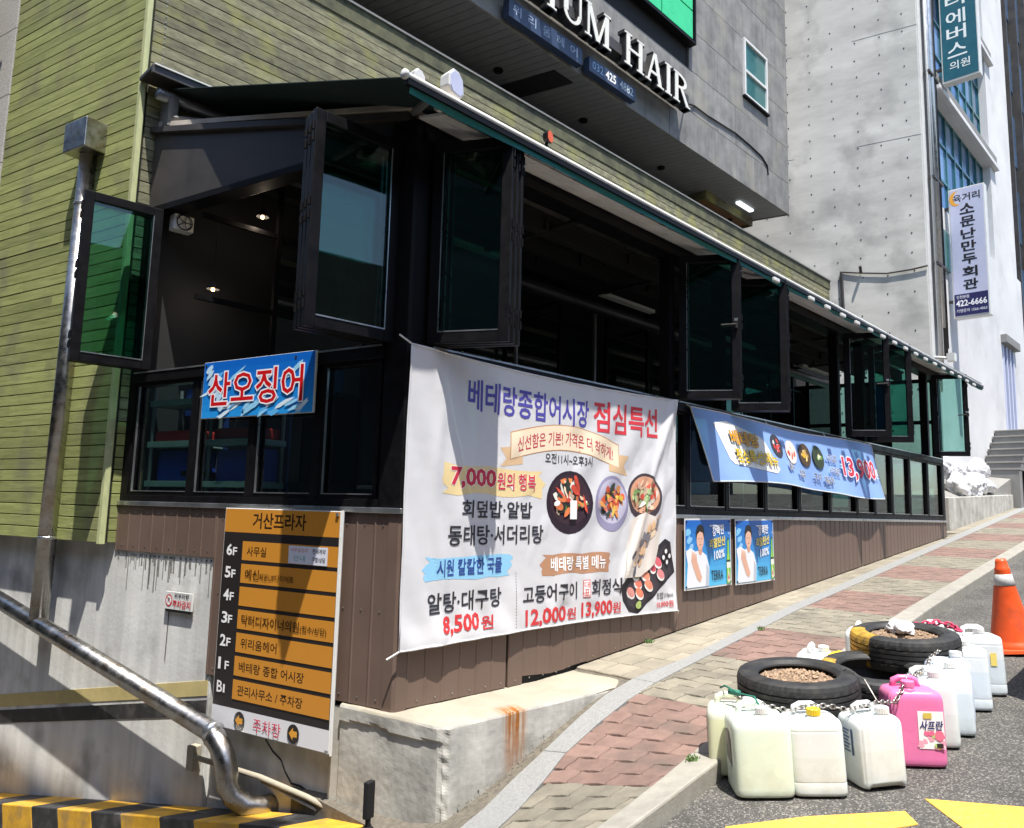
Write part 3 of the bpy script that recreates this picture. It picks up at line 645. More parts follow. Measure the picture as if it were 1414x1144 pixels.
# corner angle trim
q = MB(); c = math.cos(RZL); s_ = math.sin(RZL)
def Lp(x_, y_): return (x_*c-y_*s_, x_*s_+y_*c)
q.hexa([(*Lp(-.075, -.016), -1.17), (*Lp(.0, -.016), -1.17), (.0+.004, -.018, -1.17), (.075, -.018, -1.17), (.075, .0, -1.17), (*Lp(-.075, .0), -1.17)],
       [(*Lp(-.075, -.016), -.04), (*Lp(.0, -.016), -.04), (.004, -.018, -.04), (.075, -.018, -.04), (.075, .0, -.04), (*Lp(-.075, .0), -.04)]); q.build('corner_trim', M['brown'], re)
q = MB()
for X in range(80):
    xx = .11+X*.1385
    if xx < LEN:
        for z in (fbot(xx)+.03,): q.lathe([(.004, 0), (.0035, .003), (0, .004)], 6, c=(0, 0, 0)) if False else q.box((xx+.05, -.017, z), (xx+.057, -.011, z+.007))
q.build('screw_heads', M['pole'], re)
q = MB()
for k in range(19):
    for z in ((-.10, -.345) if k > 10 else (-.12, -.62, -1.12)): q.box((-.12-k*.143, -.017, z), (-.113-k*.143, -.011, z+.007))
o = q.build('screw_heads', M['pole'], re); o.rotation_euler = (0, 0, RZL)
# backing wall behind the cladding (closed base)
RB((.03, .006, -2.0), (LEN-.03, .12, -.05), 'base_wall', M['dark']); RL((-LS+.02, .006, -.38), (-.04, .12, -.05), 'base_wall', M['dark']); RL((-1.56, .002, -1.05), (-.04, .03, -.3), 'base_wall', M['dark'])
# sill flashing
RB((-.02, -.03, -.045), (LEN, .10, -.012), 'sill_flashing', M['alu'], .003); RL((-LS, -.03, -.045), (.02, .10, -.012), 'sill_flashing', M['alu'], .003)
# posts
def corner_post():
    q = MB(); a = .17
    P0 = [Lp(-a, -.01), Lp(0, -.012), (.01, -.012), (a, -.01), (a, .08), Lp(-a, .08)]
    q.hexa([(x_, y_, -.01) for x_, y_ in P0], [(x_, y_, 2.42) for x_, y_ in P0]); return q.build('corner_post', M['black'], re, bevel=.004)
corner_post()
RL((-LS, -.01, -.01), (-LS+.09, .09, 2.33), 'end_post', M['black'], .004)
RB((LEN-.12, -.01, -.35), (LEN, .10, 2.42), 'end_post', M['black'], .004)
# mid rail between lower lights and folding windows
RB((.17, -.035, .90), (LEN-.12, .09, .985), 'mid_rail', M['black'], .004); RL((-LS+.09, -.035, .90), (-.17, .09, .985), 'mid_rail', M['black'], .004)
RB((.17, -.040, .974), (LEN-.12, -.036, .985), 'rail_lip', M['alu']); RL((-LS+.09, -.040, .974), (-.17, -.036, .985), 'rail_lip', M['alu'])
# bottom rail
RB((.17, -.02, -.01), (LEN-.12, .09, .035), 'bottom_rail', M['black'], .003); RL((-LS+.09, -.02, -.01), (-.17, .09, .035), 'bottom_rail', M['black'], .003)
# header beam
RB((.05, -.05, 2.29), (LEN, .12, 2.34), 'header_beam', M['black'], .004); RB((.05, -.02, 2.345), (LEN, .12, 2.41), 'header_track', M['black'], .004)
RL((-LS, -.02, 2.29), (-.05, .12, 2.345), 'header_beam', M['black'], .004)
# lower lights
def lower_light(x0, x1, left=False):
    fr = MB(); z0, z1 = .035, .90; t = .028
    fr.box((x0, -.012, z0), (x0+t, .06, z1)); fr.box((x1-t, -.012, z0), (x1, .06, z1)); fr.box((x0+t, -.012, z0), (x1-t, .06, z0+t)); fr.box((x0+t, -.012, z1-t), (x1-t, .06, z1))
    o = fr.build('fixed_window', M['black'], re, bevel=.003)
    p = MB(); p.box((x0+t, .02, z0+t), (x1-t, .026, z1-t)); po = p.build('pane', M['glass2'], o)
    e = MB(); e.box((x0+t, -.016, z0+t), (x1-t, -.012+.02, z0+t+.007)); e.box((x0+t, -.014, z0+t), (x0+t+.005, .0, z1-t)); e.build('glazing_bead', M['alu'], o)
    if left: o.rotation_euler = (0, 0, RZL)
fm = [.17, .62, 1.24, 1.86, 2.48, 3.16, 3.86, 4.67, 5.49, 6.34, 7.21, 7.85, 8.55, 9.32, 10.19, LEN-.12]
for a, c_ in zip(fm, fm[1:]):
    lower_light(a+.022, c_-.022)
    RB((c_-.02, -.016, .035), (c_+.02, .07, .90), 'mullion', M['black'], .003)
lm = [-LS+.09, -1.94, -1.31, -.69, -.17]
for a, c_ in zip(lm, lm[1:]):
    lower_light(a+.022, c_-.022, True)
    if c_ != -.17: RL((c_-.02, -.016, .035), (c_+.02, .07, .90), 'mullion', M['black'], .003)
# folding window leaves
LEAF = {}
def leaf(loc, ang, w_=.52, z0=.992, z1=2.285, handle=False, t=.042, name='window_leaf', parent=re, lip=True):
    f = .068; q = MB(); hgt = z1-z0
    q.box((0, 0, 0), (f, t, hgt)); q.box((w_-f, 0, 0), (w_, t, hgt)); q.box((f, 0, 0), (w_-f, t, f)); q.box((f, 0, hgt-f), (w_-f, t, hgt))
    o = q.build(name, M['black'], parent, bevel=.004); o.location = (loc[0]-2.77, loc[1]-3.6, z0); o.rotation_euler = (0, 0, ang)
    p = MB(); p.box((f, t/2-.003, f), (w_-f, t/2+.003, hgt-f)); p.build('pane', M['glass'], o)
    e = MB(); e.box((f, -.002, f), (w_-f, .004, f+.008)); e.box((f, -.002, f+.008), (f+.005, .004, hgt-f)); e.build('glazing_bead', M['alu'], o)
    hg = MB()
    for z in (.10, .17, hgt-.2, hgt-.13, hgt/2-.02, hgt/2+.06): hg.tube([(w_+.004, t/2, z), (w_+.004, t/2, z+.05)], .009, 6)
    hg.build('hinge', M['black'], o)
    if handle:
        k = MB(); k.box((w_-.05, -.03, hgt/2-.03), (w_-.02, 0, hgt/2+.03)); k.tube([(w_-.035, -.035, hgt/2), (w_-.16, -.035, hgt/2-.005)], .009, 8); k.build('handle', M['black2'], o, smooth=False)
        k = MB(); k.box((w_-.05, -.034, hgt/2+.03), (w_-.02, -.028, hgt/2+.055)); k.build('lock_plate', M['alu'], o)
    return o
def stack(hx, hy, dx, dy, n, step, w_=.52, handle=False):
    a = math.atan2(dy, dx)
    for i in range(n): leaf((hx+step[0]*i, hy+step[1]*i), a+(.0 if i == 0 else random.uniform(-.015, .015)), w_, handle=handle and i == 0)
stack(2.88, 3.56, .25, -.45, 3, (.062, .018))
stack(5.70, 3.53, .27, -.43, 2, (.062, .018), handle=True)
stack(6.62, 3.52, .27, -.43, 3, (.060, .018))
stack(9.50, 3.52, .27, -.43, 1, (.062, .018), handle=True)
stack(10.35, 3.52, .27, -.43, 2, (.062, .018))
stack(13.15, 3.52, .25, -.45, 1, (.062, .018), w_=.5, handle=True)
# left facade stacks: leaves swing out to the left; local x from hinge outward
def stackL(hx, hy, dx, dy, n, step, w_):
    a = math.atan2(dy, dx)
    for i in range(n): leaf((hx+step[0]*i, hy+step[1]*i), a, w_, t=-.042)
stackL(2.735, 3.70, -1, .045, 3, (.012, .062), .60)
stackL(2.17, 6.03, -1, .06, 2, (.012, .062), .56)
# jambs at the hinges
for X in (5.68, 6.60, 9.48, 10.33, 13.1):
    RB((X-2.77-.045, -.02, .985), (X-2.77+.035, .09, 2.29), 'jamb', M['black'], .003)
# side gable sheet
q = MB(); q.hexa([(-LS+.03, .004, 2.345), (-.20, .004, 2.345), (-.20, .004, 2.50), (-1.0, .004, 2.645), (-LS+.03, .004, 3.03)], [(-LS+.03, .03, 2.345), (-.20, .03, 2.345), (-.20, .03, 2.50), (-1.0, .03, 2.645), (-LS+.03, .03, 3.03)]); o = q.build('gable_sheet', M['greysheet'], re); o.rotation_euler = (0, 0, RZL)
q = MB(); q.hexa([(-LS, -.03, 3.0), (-.05, -.03, 2.42), (-.05, -.03, 2.47), (-LS, -.03, 3.05)], [(-LS, .05, 3.0), (-.05, .05, 2.42), (-.05, .05, 2.47), (-LS, .05, 3.05)]); o = q.build('verge_trim', M['greysheet'], re, bevel=.004); o.rotation_euler = (0, 0, RZL)
# eave panels
ex = -.02
for i in range(11):
    e1 = ex+1.0 if i else ex+.85
    e1 = min(e1, LEN+.25)
    for (ya, yb, za, zb) in ((-.30, -.165, 2.335, 2.37), (-.160, -.03, 2.371, 2.405)):
        q = MB(); q.hexa([(ex+.008, ya, za), (e1-.005, ya, za), (e1-.005, yb, zb), (ex+.005, yb, zb)], [(ex+.005, ya, za+.02), (e1-.005, ya, za+.02), (e1-.005, yb, zb+.02), (ex+.005, yb, zb+.02)]); q.build('eave_panel', M['eave'], re, bevel=.002)
    ex = e1
q = MB(); q.hexa([(-.06, -.325, 2.325), (LEN+.25, -.325, 2.325), (LEN+.25, -.303, 2.325), (-.06, -.303, 2.325)], [(-.06, -.325, 2.375), (LEN+.25, -.325, 2.375), (LEN+.25, -.303, 2.375), (-.06, -.303, 2.375)]); q.build('eave_gutter', M['alu'], re, bevel=.004)
q = MB(); q.lathe([(0, 0), (.03, 0), (.03, .03), (0, .03)], 14); o = q.build('gutter_cap', M['signedge'], re); o.location = (-.07, -.31, 2.35); o.rotation_euler = (0, -math.pi/2, 0)
# roof skin
q = MB(); zr0, zr1 = 2.43, 3.06
q.hexa([(0, -.30, 2.40), (LEN+.25, -.30, 2.40), (LEN+.25, 2.66, zr1), (-.62, 2.66, zr1)], [(0, -.30, 2.43), (LEN+.25, -.30, 2.43), (LEN+.25, 2.66, zr1+.04), (-.62, 2.66, zr1+.04)]); q.build('roof', M['roofp'], re)
# interior: beams, poles, floor, back wall, end glazing
for i, y_ in enumerate((.55, 1.15, 1.75, 2.35)):
    zc = 2.40+y_*.20; q = MB(); x0 = -.12*i
    q.box((x0+.1, y_-.04, zc-.20), (LEN-.1, y_+.04, zc-.17)); q.box((x0+.1, y_-.04, zc-.05), (LEN-.1, y_+.04, zc-.02))
    q.box((x0+.1, y_-.012, zc-.17), (LEN-.1, y_+.012, zc-.05))
    for k_ in range(9): q.box((.6+1.2*k_, y_-.038, zc-.17), (.63+1.2*k_, y_+.038, zc-.05))
    q.build('roof_truss', M['dark'], re)
for x_ in (1.9, 3.7, 5.5, 7.3, 9.1):
    q = MB(); q.box((x_-.03, .1, 2.37), (x_+.03, 2.6, 2.40)); q.build('cross_beam', M['dark'], re)
q = MB(); q.hexa([(.02, .13, -.62), (LEN-.1, .13, -.62), (LEN-.1, 2.7, -.62), (-.58, 2.7, -.62)], [(.02, .13, -.55), (LEN-.1, .13, -.55), (LEN-.1, 2.7, -.55), (-.58, 2.7, -.55)]); q.build('floor', mat('interior_floor', (.10, .09, .08), .5, var=.2), re)
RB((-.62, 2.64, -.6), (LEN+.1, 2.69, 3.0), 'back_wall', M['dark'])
for x_ in (2.9, 4.25, 5.9, 7.9): RB((x_, 1.9, -.55), (x_+.03, 1.93, 2.5), 'glass_partition_post', M['pole'])
for k_, x_ in enumerate([.2+.9*i for i in range(12)]):
    q = MB(); q.box((x_-.02, 2.05, -.55), (x_+.02, 2.09, 2.75)); q.build('partition_post', M['black'], re)
for z_ in (.2, .95, 1.55, 2.2): RB((-.45, 2.055, z_-.02), (LEN-.2, 2.085, z_+.02), 'partition_rail', M['black'])
for k_ in range(11):
    if k_ % 3 != 1: RB((.22+.9*k_, 2.065, .97), (1.08+.9*k_, 2.07, 2.18), 'partition_pane', M['glass2'])
for k_ in range(5):
    q = MB(); x_ = 1.0+2.1*k_; q.box((x_-.4, .75, .12), (x_+.4, 1.35, .15)); q.tube([(x_, 1.05, -.55), (x_, 1.05, .12)], .03, 8); o = q.build('dining_table', M['roofp'], bevel=.005); o.location = (2.77, 3.6, 0)
    tag(o, ['dining table behind the white banner near the corner', 'second dining table inside, counted from the corner', 'middle dining table inside behind the blue banner', 'fourth dining table inside, counted from the corner', 'last dining table inside, at the far end of the restaurant'][k_], 'table', 'dining tables inside the restaurant')
for x_ in (1.6, 4.2, 6.8, 9.4):
    q = MB(); q.box((x_-.5, 1.35, 2.36), (x_+.5, 1.43, 2.40)); q.build('ceiling_lamp_case', M['signedge'], re)
q = MB(); q.tube([(.2, 1.55, 2.28), (LEN-.3, 1.55, 2.28)], .07, 12); q.build('air_duct', M['dark3'], re, smooth=True)
# end wall glazing
def RE(a, b_, name, m):  # at the far end, running back
    q = MB(); q.box(a, b_); o = q.build(name, m, re); o.location = (LEN-.05, 0, 0); o.rotation_euler = (0, 0, RZL); return o
for x_ in (-.1, -.75, -1.4, -2.05, -2.7): RE((x_-.03, -.03, -.3), (x_+.03, .03, 2.45), 'end_mullion', M['black'])
for z_ in (0, .95, 1.6, 2.3): RE((-2.7, -.03, z_-.03), (-.1, .028, z_+.03), 'end_rail', M['black'])
for i in range(4): RE((-.13-.65*i-.59, -.004, .03), (-.13-.65*i, .004, 2.27), 'end_pane', M['glass'] if i in (0, 2) else M['dark3'])
RE((-2.7, -.02, -1.0), (-.05, .02, -.03), 'end_base', M['brown'])
# lamps inside
for (x_, y_, z_) in ((.01, 2.0, 2.30), (-.22, 2.3, 1.70)):
    q = MB(); q.lathe([(0, -.018), (.012, -.012), (.016, 0), (.012, .012), (0, .018)], 10, c=(x_, y_, z_)); o = q.build('lamp_bulb', emis('warm_bulb', (1, .62, .28), 3), re, smooth=True); q = MB(); q.lathe([(.012, .02), (.05, .0), (.052, .01), (.018, .06), (.0, .07)], 14, c=(x_, y_, z_)); q.tube([(x_, y_, z_+.06), (x_, y_, 2.6)], .004, 5); q.build('lamp_shade', M['black2'], re)
    pl_ = bpy.data.lights.new('bulb_light', 'POINT'); pl_.energy = 1.2; pl_.color = (1, .82, .62); pl_.shadow_soft_size = .03; po_ = bpy.data.objects.new('bulb_light', pl_); COL.objects.link(po_); po_.parent = re; po_.location = (x_, y_, z_-.04)
q = MB(); q.box((-.53, 2.4, 2.15), (-.37, 2.5, 2.28)); q.build('wall_heater', M['signedge'], re, bevel=.01)
q = MB(); q.lathe([(.11, -.01), (.12, 0), (.11, .01), (.10, 0), (.11, -.01)], 20)
for i in range(5): a = i*math.tau/5; q.tube([(0, 0, 0), (.1*math.cos(a), .1*math.sin(a), 0)], .006, 5)
o = q.build('fan_guard', M['black2'], re); o.location = (-.45, 2.39, 2.215); o.rotation_euler = (math.pi/2, 0, 0); o.scale = (.55, .55, .55)
# racks seen through the lower left windows
for (xs0, lab, g) in ((-2.55, 'grey storage rack with red cloth behind the leftmost lower window', 0), (-1.86, 'grey storage rack with blue crates behind the second lower window', 1)):
    rk = thing('storage_rack', lab, 'rack', (2.77, 3.6, 0), RZL)
    for px_ in (xs0, xs0+.5):
        for py in (.07, .30): q = MB(); q.tube([(px_, py, -.55), (px_, py, .88)], .014, 8); q.build('upright', M['pole'], rk)
    for z_ in (.10, .40, .72): q = MB(); q.box((xs0-.02, .045, z_), (xs0+.52, .32, z_+.045)); q.build('shelf', M['shelf'], rk, bevel=.003)
    q = MB(); q.box((xs0+.02, .12, .145), (xs0+.48, .30, .38)); tag(q.build('crate', M['bluep'], bevel=.01), ['blue plastic crate on the lower shelf behind the leftmost lower window', 'blue plastic crate on the lower shelf behind the second lower window'][g], 'crate').matrix_world = Matrix.Translation((2.77, 3.6, 0)) @ Matrix.Rotation(RZL, 4, 'Z')
    q = MB(); q.box((xs0+.02, .08, .447), (xs0+.48, .30, .53)); q.build('folded_cloth', M['redp'], rk, bevel=.015)
    q = MB(); q.box((xs0+.0, .34, -.3), (xs0+.52, .36, .9)); q.build('back_sheet', mat('navy_back_sheet', (.01, .03, .16), .5), rk)
# ------------------------------------------------------------------ awning
aw = thing('retractable_awning', 'dark teal awning stretched from the green boards to a white front rail', 'awning', (0, 0, 0))
RY, RZ0, RX0, RX1 = 3.10, 2.30, 2.30, 14.45
q = MB(); q.tube([(RX0, RY, RZ0), (RX1, RY, RZ0-.06)], .019, 12); q.build('front_rail', M['signedge'], aw, smooth=True)
q = MB(); q.hexa([(RX0, RY-.012, RZ0-.05), (RX1, RY-.012, RZ0-.11), (RX1, RY+.02, RZ0-.11), (RX0, RY+.02, RZ0-.05)], [(RX0, RY-.012, RZ0-.015), (RX1, RY-.012, RZ0-.075), (RX1, RY+.02, RZ0-.075), (RX0, RY+.02, RZ0-.015)]); q.build('rail_groove', M['black'], aw)
q = MB(); q.lathe([(0, 0), (.026, 0), (.028, .012), (.026, .024), (0, .024)], 16); o = q.build('rail_end_cap', M['signedge'], aw, smooth=True); o.location = (RX0, RY, RZ0); o.rotation_euler = (0, -math.pi/2, 0)
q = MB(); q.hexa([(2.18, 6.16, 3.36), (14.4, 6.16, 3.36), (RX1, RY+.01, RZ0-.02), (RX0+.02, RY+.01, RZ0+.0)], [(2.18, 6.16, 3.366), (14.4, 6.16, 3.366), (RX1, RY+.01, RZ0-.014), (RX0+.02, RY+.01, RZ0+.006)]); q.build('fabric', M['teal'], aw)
q = MB(); n = 60
def vb(i):
    X = RX0+.03+(RX1-RX0-.03)*i/n; sw = .012*math.sin(i*.9)
    zt = RZ0-.045-.06*i/n; dz = .135 if X < 7.9 else .10+.03*(i % 2)
    return (X, RY+.004, zt), (X, RY+.012+sw, zt-dz*.30)
for i in range(n):
    a, b2 = vb(i); c2, d2 = vb(i+1); q.add([a, c2, d2, b2], [(0, 1, 2, 3)])
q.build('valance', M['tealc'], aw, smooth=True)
q = MB(); q.box((1.98, 6.02, 3.40), (14.45, 6.29, 3.43)); q.box((1.98, 6.0, 3.36), (14.45, 6.03, 3.43)); q.build('cassette_cover', M['greysheet'], aw, bevel=.003)
q = MB(); q.box((1.99, 5.985, 3.425), (14.45, 6.02, 3.437)); q.build('cover_edge', M['signedge'], aw)
q = MB(); q.tube([(2.08, 6.15, 3.28), (14.3, 6.15, 3.28)], .05, 12); q.build('roller', M['pole'], aw, smooth=True)
for (ax, bx) in ((2.20, 3.3), (7.2, 6.2), (8.2, 9.4), (13.6, 12.6)):
    q = MB(); q.box((ax-.04, 6.10, 3.02), (ax+.04, 6.28, 3.30)); q.build('arm_bracket', M['flash'], aw, bevel=.006)
    q = MB(); q.tube([(ax, 6.12, 3.10), (bx, 4.75, 2.86), ((ax+bx)/2-.2, RY+.08, RZ0+.02)], .026, 8); q.build('folding_arm', M['flash'], aw, bevel=0)
# lamps along the awning rail
lampx = [6.65, 7.45]+[7.86+.42*i for i in range(15)]
for i, X in enumerate(lampx):
    z_ = RZ0-.06*(X-RX0)/12-.075
    q = MB(); q.box((X-.055, RY-.05, z_-.026), (X+.055, RY-.018, z_+.014)); o = q.build('lamp', M['signedge'], bevel=.008)
    tag(o, 'small white lamp clipped under the awning rail, '+['first', 'second', 'third', 'fourth', 'fifth', 'sixth', 'seventh', 'eighth', 'ninth', 'tenth', 'eleventh', 'twelfth', 'thirteenth', 'fourteenth', 'fifteenth', 'sixteenth', 'seventeenth'][i]+' from its left end', 'lamp', 'small white lamps in a row under the awning rail')
def flood(X, y_, z_, s, m, face, lab, ang):
    t = thing('flood_lamp', lab, 'flood lamp', (X, y_, z_), ang)
    q = MB(); pr = [(-.5, -.3), (-.28, -.5), (.28, -.5), (.5, -.25), (.42, .3), (.15, .5), (-.22, .5), (-.5, .2)]
    q.hexa([(a*s, 0, c_*s) for a, c_ in pr], [(a*s*.8, .5*s, c_*s*.8) for a, c_ in pr]); q.build('housing', m, t, bevel=.008)
    q = MB(); q.hexa([(a*s*.82, -.004, c_*s*.82) for a, c_ in pr], [(a*s*.82, .002, c_*s*.82) for a, c_ in pr]); q.build('lens', face, t)
    q = MB(); q.tube([(0, .3*s, -.3*s), (0, .4*s, -.95*s)], .012, 6); q.build('bracket', m, t)
flood(2.93, 3.42, 2.66, .17, M['signedge'], M['lilac'], 'large white flood lamp above the left end of the awning rail', .25)
flood(2.74, 3.55, 2.66, .12, M['signedge'], M['signedge'], 'small white lamp housing behind the large white flood lamp', .25)
flood(3.78, 3.38, 2.62, .09, M['black'], mat('orange_lens', (.8, .12, .03), .4), 'black lamp with orange face above the awning rail', .25)
# ------------------------------------------------------------------ banner 1
BW, BH = 2.97, 1.79
def bfold(u, v):
    t = u/BW; s2 = v/BH
    w_ = .045+.012*math.sin(3.1*u+1.2)*s2+.010*math.sin(9*u+4*v)*(1-t)*.6
    d1 = (u-2.55)*.62-(v-1.35)*.78*.55; w_ += .020*math.exp(-((u-(2.05+.50*v))/.05)**2)*(1 if v > .2 else .4)*S((v)/.5)
    w_ += .006*math.sin(15*u-9*v+2*math.sin(3*v))*S(u/1.2)+.014*math.exp(-((u-(2.45+.28*v))/.07)**2)+.012*math.exp(-((u-(.32-.06*v+.03*math.sin(5*v)))/.05)**2)
    w_ += .010*math.exp(-((u-(1.35+.45*v))/.09)**2)*S(1-v)+.006*math.sin(24*u+13*v)*(.3+.7*math.exp(-((v-.1)/.15)**2))
    w_ += .02*math.exp(-((v+.0)/.12)**2)*math.sin(u*2.2+.6)
    return max(w_, .044+.003*math.sin(6*u))
def bmap(u, v, o):
    sag = -.035*math.sin(math.pi*u/BW)*(v/BH)+.02*math.sin(math.pi*u/BW)*(1-v/BH)
    return (.045+u*(BW-.045)/BW, -(bfold(u, v)+o), v+sag+.01*(u/BW))
bn = thing('menu_banner', 'large white lunch menu banner tied over the cladding beside the restaurant corner', 'banner', (2.71, 3.6, -.825), 0)
q = MB(); nu, nv = 220, 130
q.add([bmap(BW*i/nu, BH*j/nv, 0) for j in range(nv+1) for i in range(nu+1)], [(j*(nu+1)+i, j*(nu+1)+i+1, (j+1)*(nu+1)+i+1, (j+1)*(nu+1)+i) for j in range(nv) for i in range(nu)])
q.build('cloth', M['bannerw'], bn, smooth=True)
q = MB(); q.tube([bmap(0, BH*j/12, .001) for j in range(13)], .006, 5); q.tube([bmap(BW*j/30, 0, .001) for j in range(31)], .006, 5); q.tube([bmap(BW, BH*j/12, .001) for j in range(13)], .006, 5); q.tube([bmap(BW*j/30, BH, .001) for j in range(31)], .007, 5); q.build('hem', M['bannerw'], bn, smooth=True)
q = MB()
for u, v, du, dv in ((0, BH, -.03, .05), (BW, BH, .05, .02), (BW, 0, .06, -.02), (0, 0, -.02, -.04)):
    q.tube([bmap(u, v, .004), (u+du, -.03, v+dv)], .006, 5)
q.build('tie_cord', M['signedge'], bn)
p = Print(bmap, .03)
K = (50, 50, 56)
def textarc(p, t, x0, x1, f, hh, col, bold):
    V, F = textmesh(t, bold); mx = min(v[0] for v in V); Mx = max(v[0] for v in V); my = min(v[1] for v in V); My = max(v[1] for v in V)
    p._add([(x0+(x1-x0)*(v[0]-mx)/(Mx-mx), f((v[0]-mx)/(Mx-mx))+hh*(v[1]-my)/(My-my)) for v in V], F, col)
def food(p, cx, cy, rx, ry, bowl, inner, cols, n, rot=0):
    p.off = .0012
    p.ell(cx, cy, rx, ry, bowl, rot, 28); p.ell(cx, cy+ry*.08, rx*.86, ry*.80, inner, rot, 24)
    for i in range(n):
        a = random.uniform(0, math.tau); r = random.uniform(.1, .72); c = random.choice(cols); k = random.uniform(.8, 1.15)
        p.ell(cx+rx*r*math.cos(a), cy+ry*(.08+r*.85*math.sin(a)), rx*random.uniform(.10, .26), ry*random.uniform(.05, .14), tuple(min(255, v*k) for v in c), random.uniform(0, 3.1), 9, .25)
pic = p; p.off = .0009
pic.off = .0006; pic.brush(.29, .90, 1.22, 1.11, (238, 214, 158)); pic.off = .0006; pic.brush(.18, .37, .92, .53, (150, 208, 240)); pic.off = .0006; pic.brush(1.24, .35, 2.01, .52, (190, 142, 110))
pic.off = .0005; pic.poly([(.80, 1.11), (1.02, 1.14), (1.02, 1.27), (.80, 1.24), (.86, 1.17)], (222, 188, 148)); pic.poly([(2.0, 1.14), (2.25, 1.11), (2.19, 1.19), (2.25, 1.27), (2.0, 1.28)], (222, 188, 148))
pic.off = .0008
fa = lambda t: .0+.105*math.sin(math.pi*t)
for dd, c in ((.007, (196, 146, 104)), (0, (246, 226, 196))):
    rb = [(.90-dd+(1.22+2*dd)*i/14, 1.35+dd+fa(i/14)) for i in range(15)]+[(2.12+dd-(1.22+2*dd)*i/14, 1.17-dd+fa(1-i/14)) for i in range(15)]; pic.poly(rb, c)
pic.off = .0012
for i in range(19): pic.rect(.975, .385-.02*i, .981, .394-.02*i, (120, 120, 124))
food(pic, 1.535, .885, .265, .235, (44, 30, 42), (60, 40, 50), [(232, 130, 80), (236, 236, 226), (120, 150, 80), (210, 80, 60), (250, 220, 190), (54, 60, 54)], 46)
pic.rect(1.52, .76, 1.60, .90, (246, 246, 244))
food(pic, 2.04, .885, .215, .22, (150, 146, 176), (190, 186, 206), [(222, 96, 60), (240, 160, 90), (250, 210, 90), (54, 64, 56), (230, 130, 110)], 40)
food(pic, 2.49, .945, .24, .195, (70, 60, 66), (214, 160, 130), [(236, 200, 170), (130, 160, 100), (226, 90, 70), (244, 230, 214), (200, 220, 160)], 44)
pic.poly([(2.19, .30), (2.22, .44), (2.30, .76), (2.46, .82), (2.64, .78), (2.72, .66), (2.62, .40), (2.42, .30)], (226, 216, 206)); 
for i in range(34):
    t = random.random(); u_ = 2.27+.33*t+random.uniform(-.05, .07); v_ = .36+.38*t+random.uniform(-.06, .05); pic.ell(u_, v_, .045, .02, random.choice([(90, 92, 104), (230, 190, 150), (200, 170, 150), (130, 126, 130), (240, 214, 180)]), .9+random.uniform(-.5, .5), 8, .3)
pic.off = .0012; pic.poly([(2.17, .24), (2.24, .30), (2.80, .60), (2.88, .57), (2.955, .32), (2.40, .005), (2.28, .03), (2.2, .12)], (44, 40, 46)); pic.poly([(2.22, .23), (2.80, .55), (2.91, .32), (2.39, .04), (2.27, .08)], (64, 58, 64))
for (a, c_, col) in ((2.30, .17, (236, 160, 150)), (2.40, .24, (244, 130, 110)), (2.50, .30, (246, 150, 120)), (2.60, .36, (220, 84, 100)), (2.68, .40, (226, 110, 120)), (2.36, .31, (190, 190, 130)), (2.48, .38, (214, 90, 110)), (2.58, .44, (236, 180, 180)), (2.42, .16, (244, 140, 110)), (2.54, .22, (250, 150, 120)), (2.72, .30, (238, 150, 150))):
    pic.ell(a, c_, .062, .042, (250, 246, 240), -.5, 12); pic.ell(a, c_+.012, .06, .034, col, -.5, 12)
for (a, c_) in ((2.76, .44), (2.82, .40), (2.80, .49), (2.86, .45)): pic.ell(a, c_, .034, .03, (36, 36, 38), 0, 10); pic.ell(a, c_+.006, .022, .02, (240, 238, 236), 0, 10)
pic.ell(2.40, .08, .04, .03, (170, 190, 110), 0, 10, .2)
pic.build('food_picture', bn)
p = Print(bmap, .022); p.step = 0; p.off = .0022

p.text('베테랑종합어시장', .49, 1.465, .205, (84, 78, 168), w=1.25, bold=.035)
p.text('점심특선', 1.81, 1.445, .24, (216, 62, 72), w=.87, bold=.04)
textarc(p, '신선함은 기본! 가격은 더 착하게!', .96, 2.05, lambda t: 1.20+fa(.06+.88*t), .105, (196, 64, 84), .02)
p.text('오전11시~오후3시', 1.25, 1.165, .075, K, w=.53, bold=.02)
p.text('7,000', .36, .955, .125, (208, 52, 74), w=.40, bold=.04, outline=(252, 248, 244)); p.text('원의 행복', .78, .955, .115, (208, 52, 74), w=.37, bold=.035, outline=(252, 248, 244))
p.text('회덮밥·알밥', .46, .765, .11, K, w=.66, bold=.03)
p.text('동태탕·서더리탕', .355, .59, .125, K, w=.88, bold=.03)
p.text('시원 칼칼한 국물', .27, .405, .10, (48, 78, 156), w=.57, bold=.03)
p.text('베테랑 특별 메뉴', 1.33, .385, .10, (252, 252, 252), w=.63, bold=.04)
p.text('알탕·대구탕', .205, .185, .12, K, w=.635, bold=.03)
p.text('8,500', .325, .045, .115, (212, 60, 64), w=.31, bold=.035); p.text('원', .66, .05, .085, (212, 60, 64), w=.10, bold=.03)
p.text('고등어구이', 1.05, .175, .12, K, w=.58, bold=.03)
p.text('12,000', 1.08, .01, .12, (212, 60, 64), w=.42, bold=.035); p.text('원', 1.52, .03, .08, (212, 60, 64), w=.10, bold=.03)
p.rect(1.705, .175, 1.785, .305, (212, 60, 64)); p.off += .0004; p.rect(1.711, .181, 1.779, .299, (250, 246, 244)); p.off += .0004; p.text('대', 1.718, .245, .046, (212, 60, 64), w=.054, bold=.02); p.text('표', 1.718, .188, .046, (212, 60, 64), w=.054, bold=.02)
p.text('회정식', 1.80, .18, .12, K, w=.37, bold=.03)
p.text('13,900', 1.69, .02, .115, (212, 60, 64), w=.37, bold=.035); p.text('원', 2.07, .035, .08, (212, 60, 64), w=.10, bold=.03)
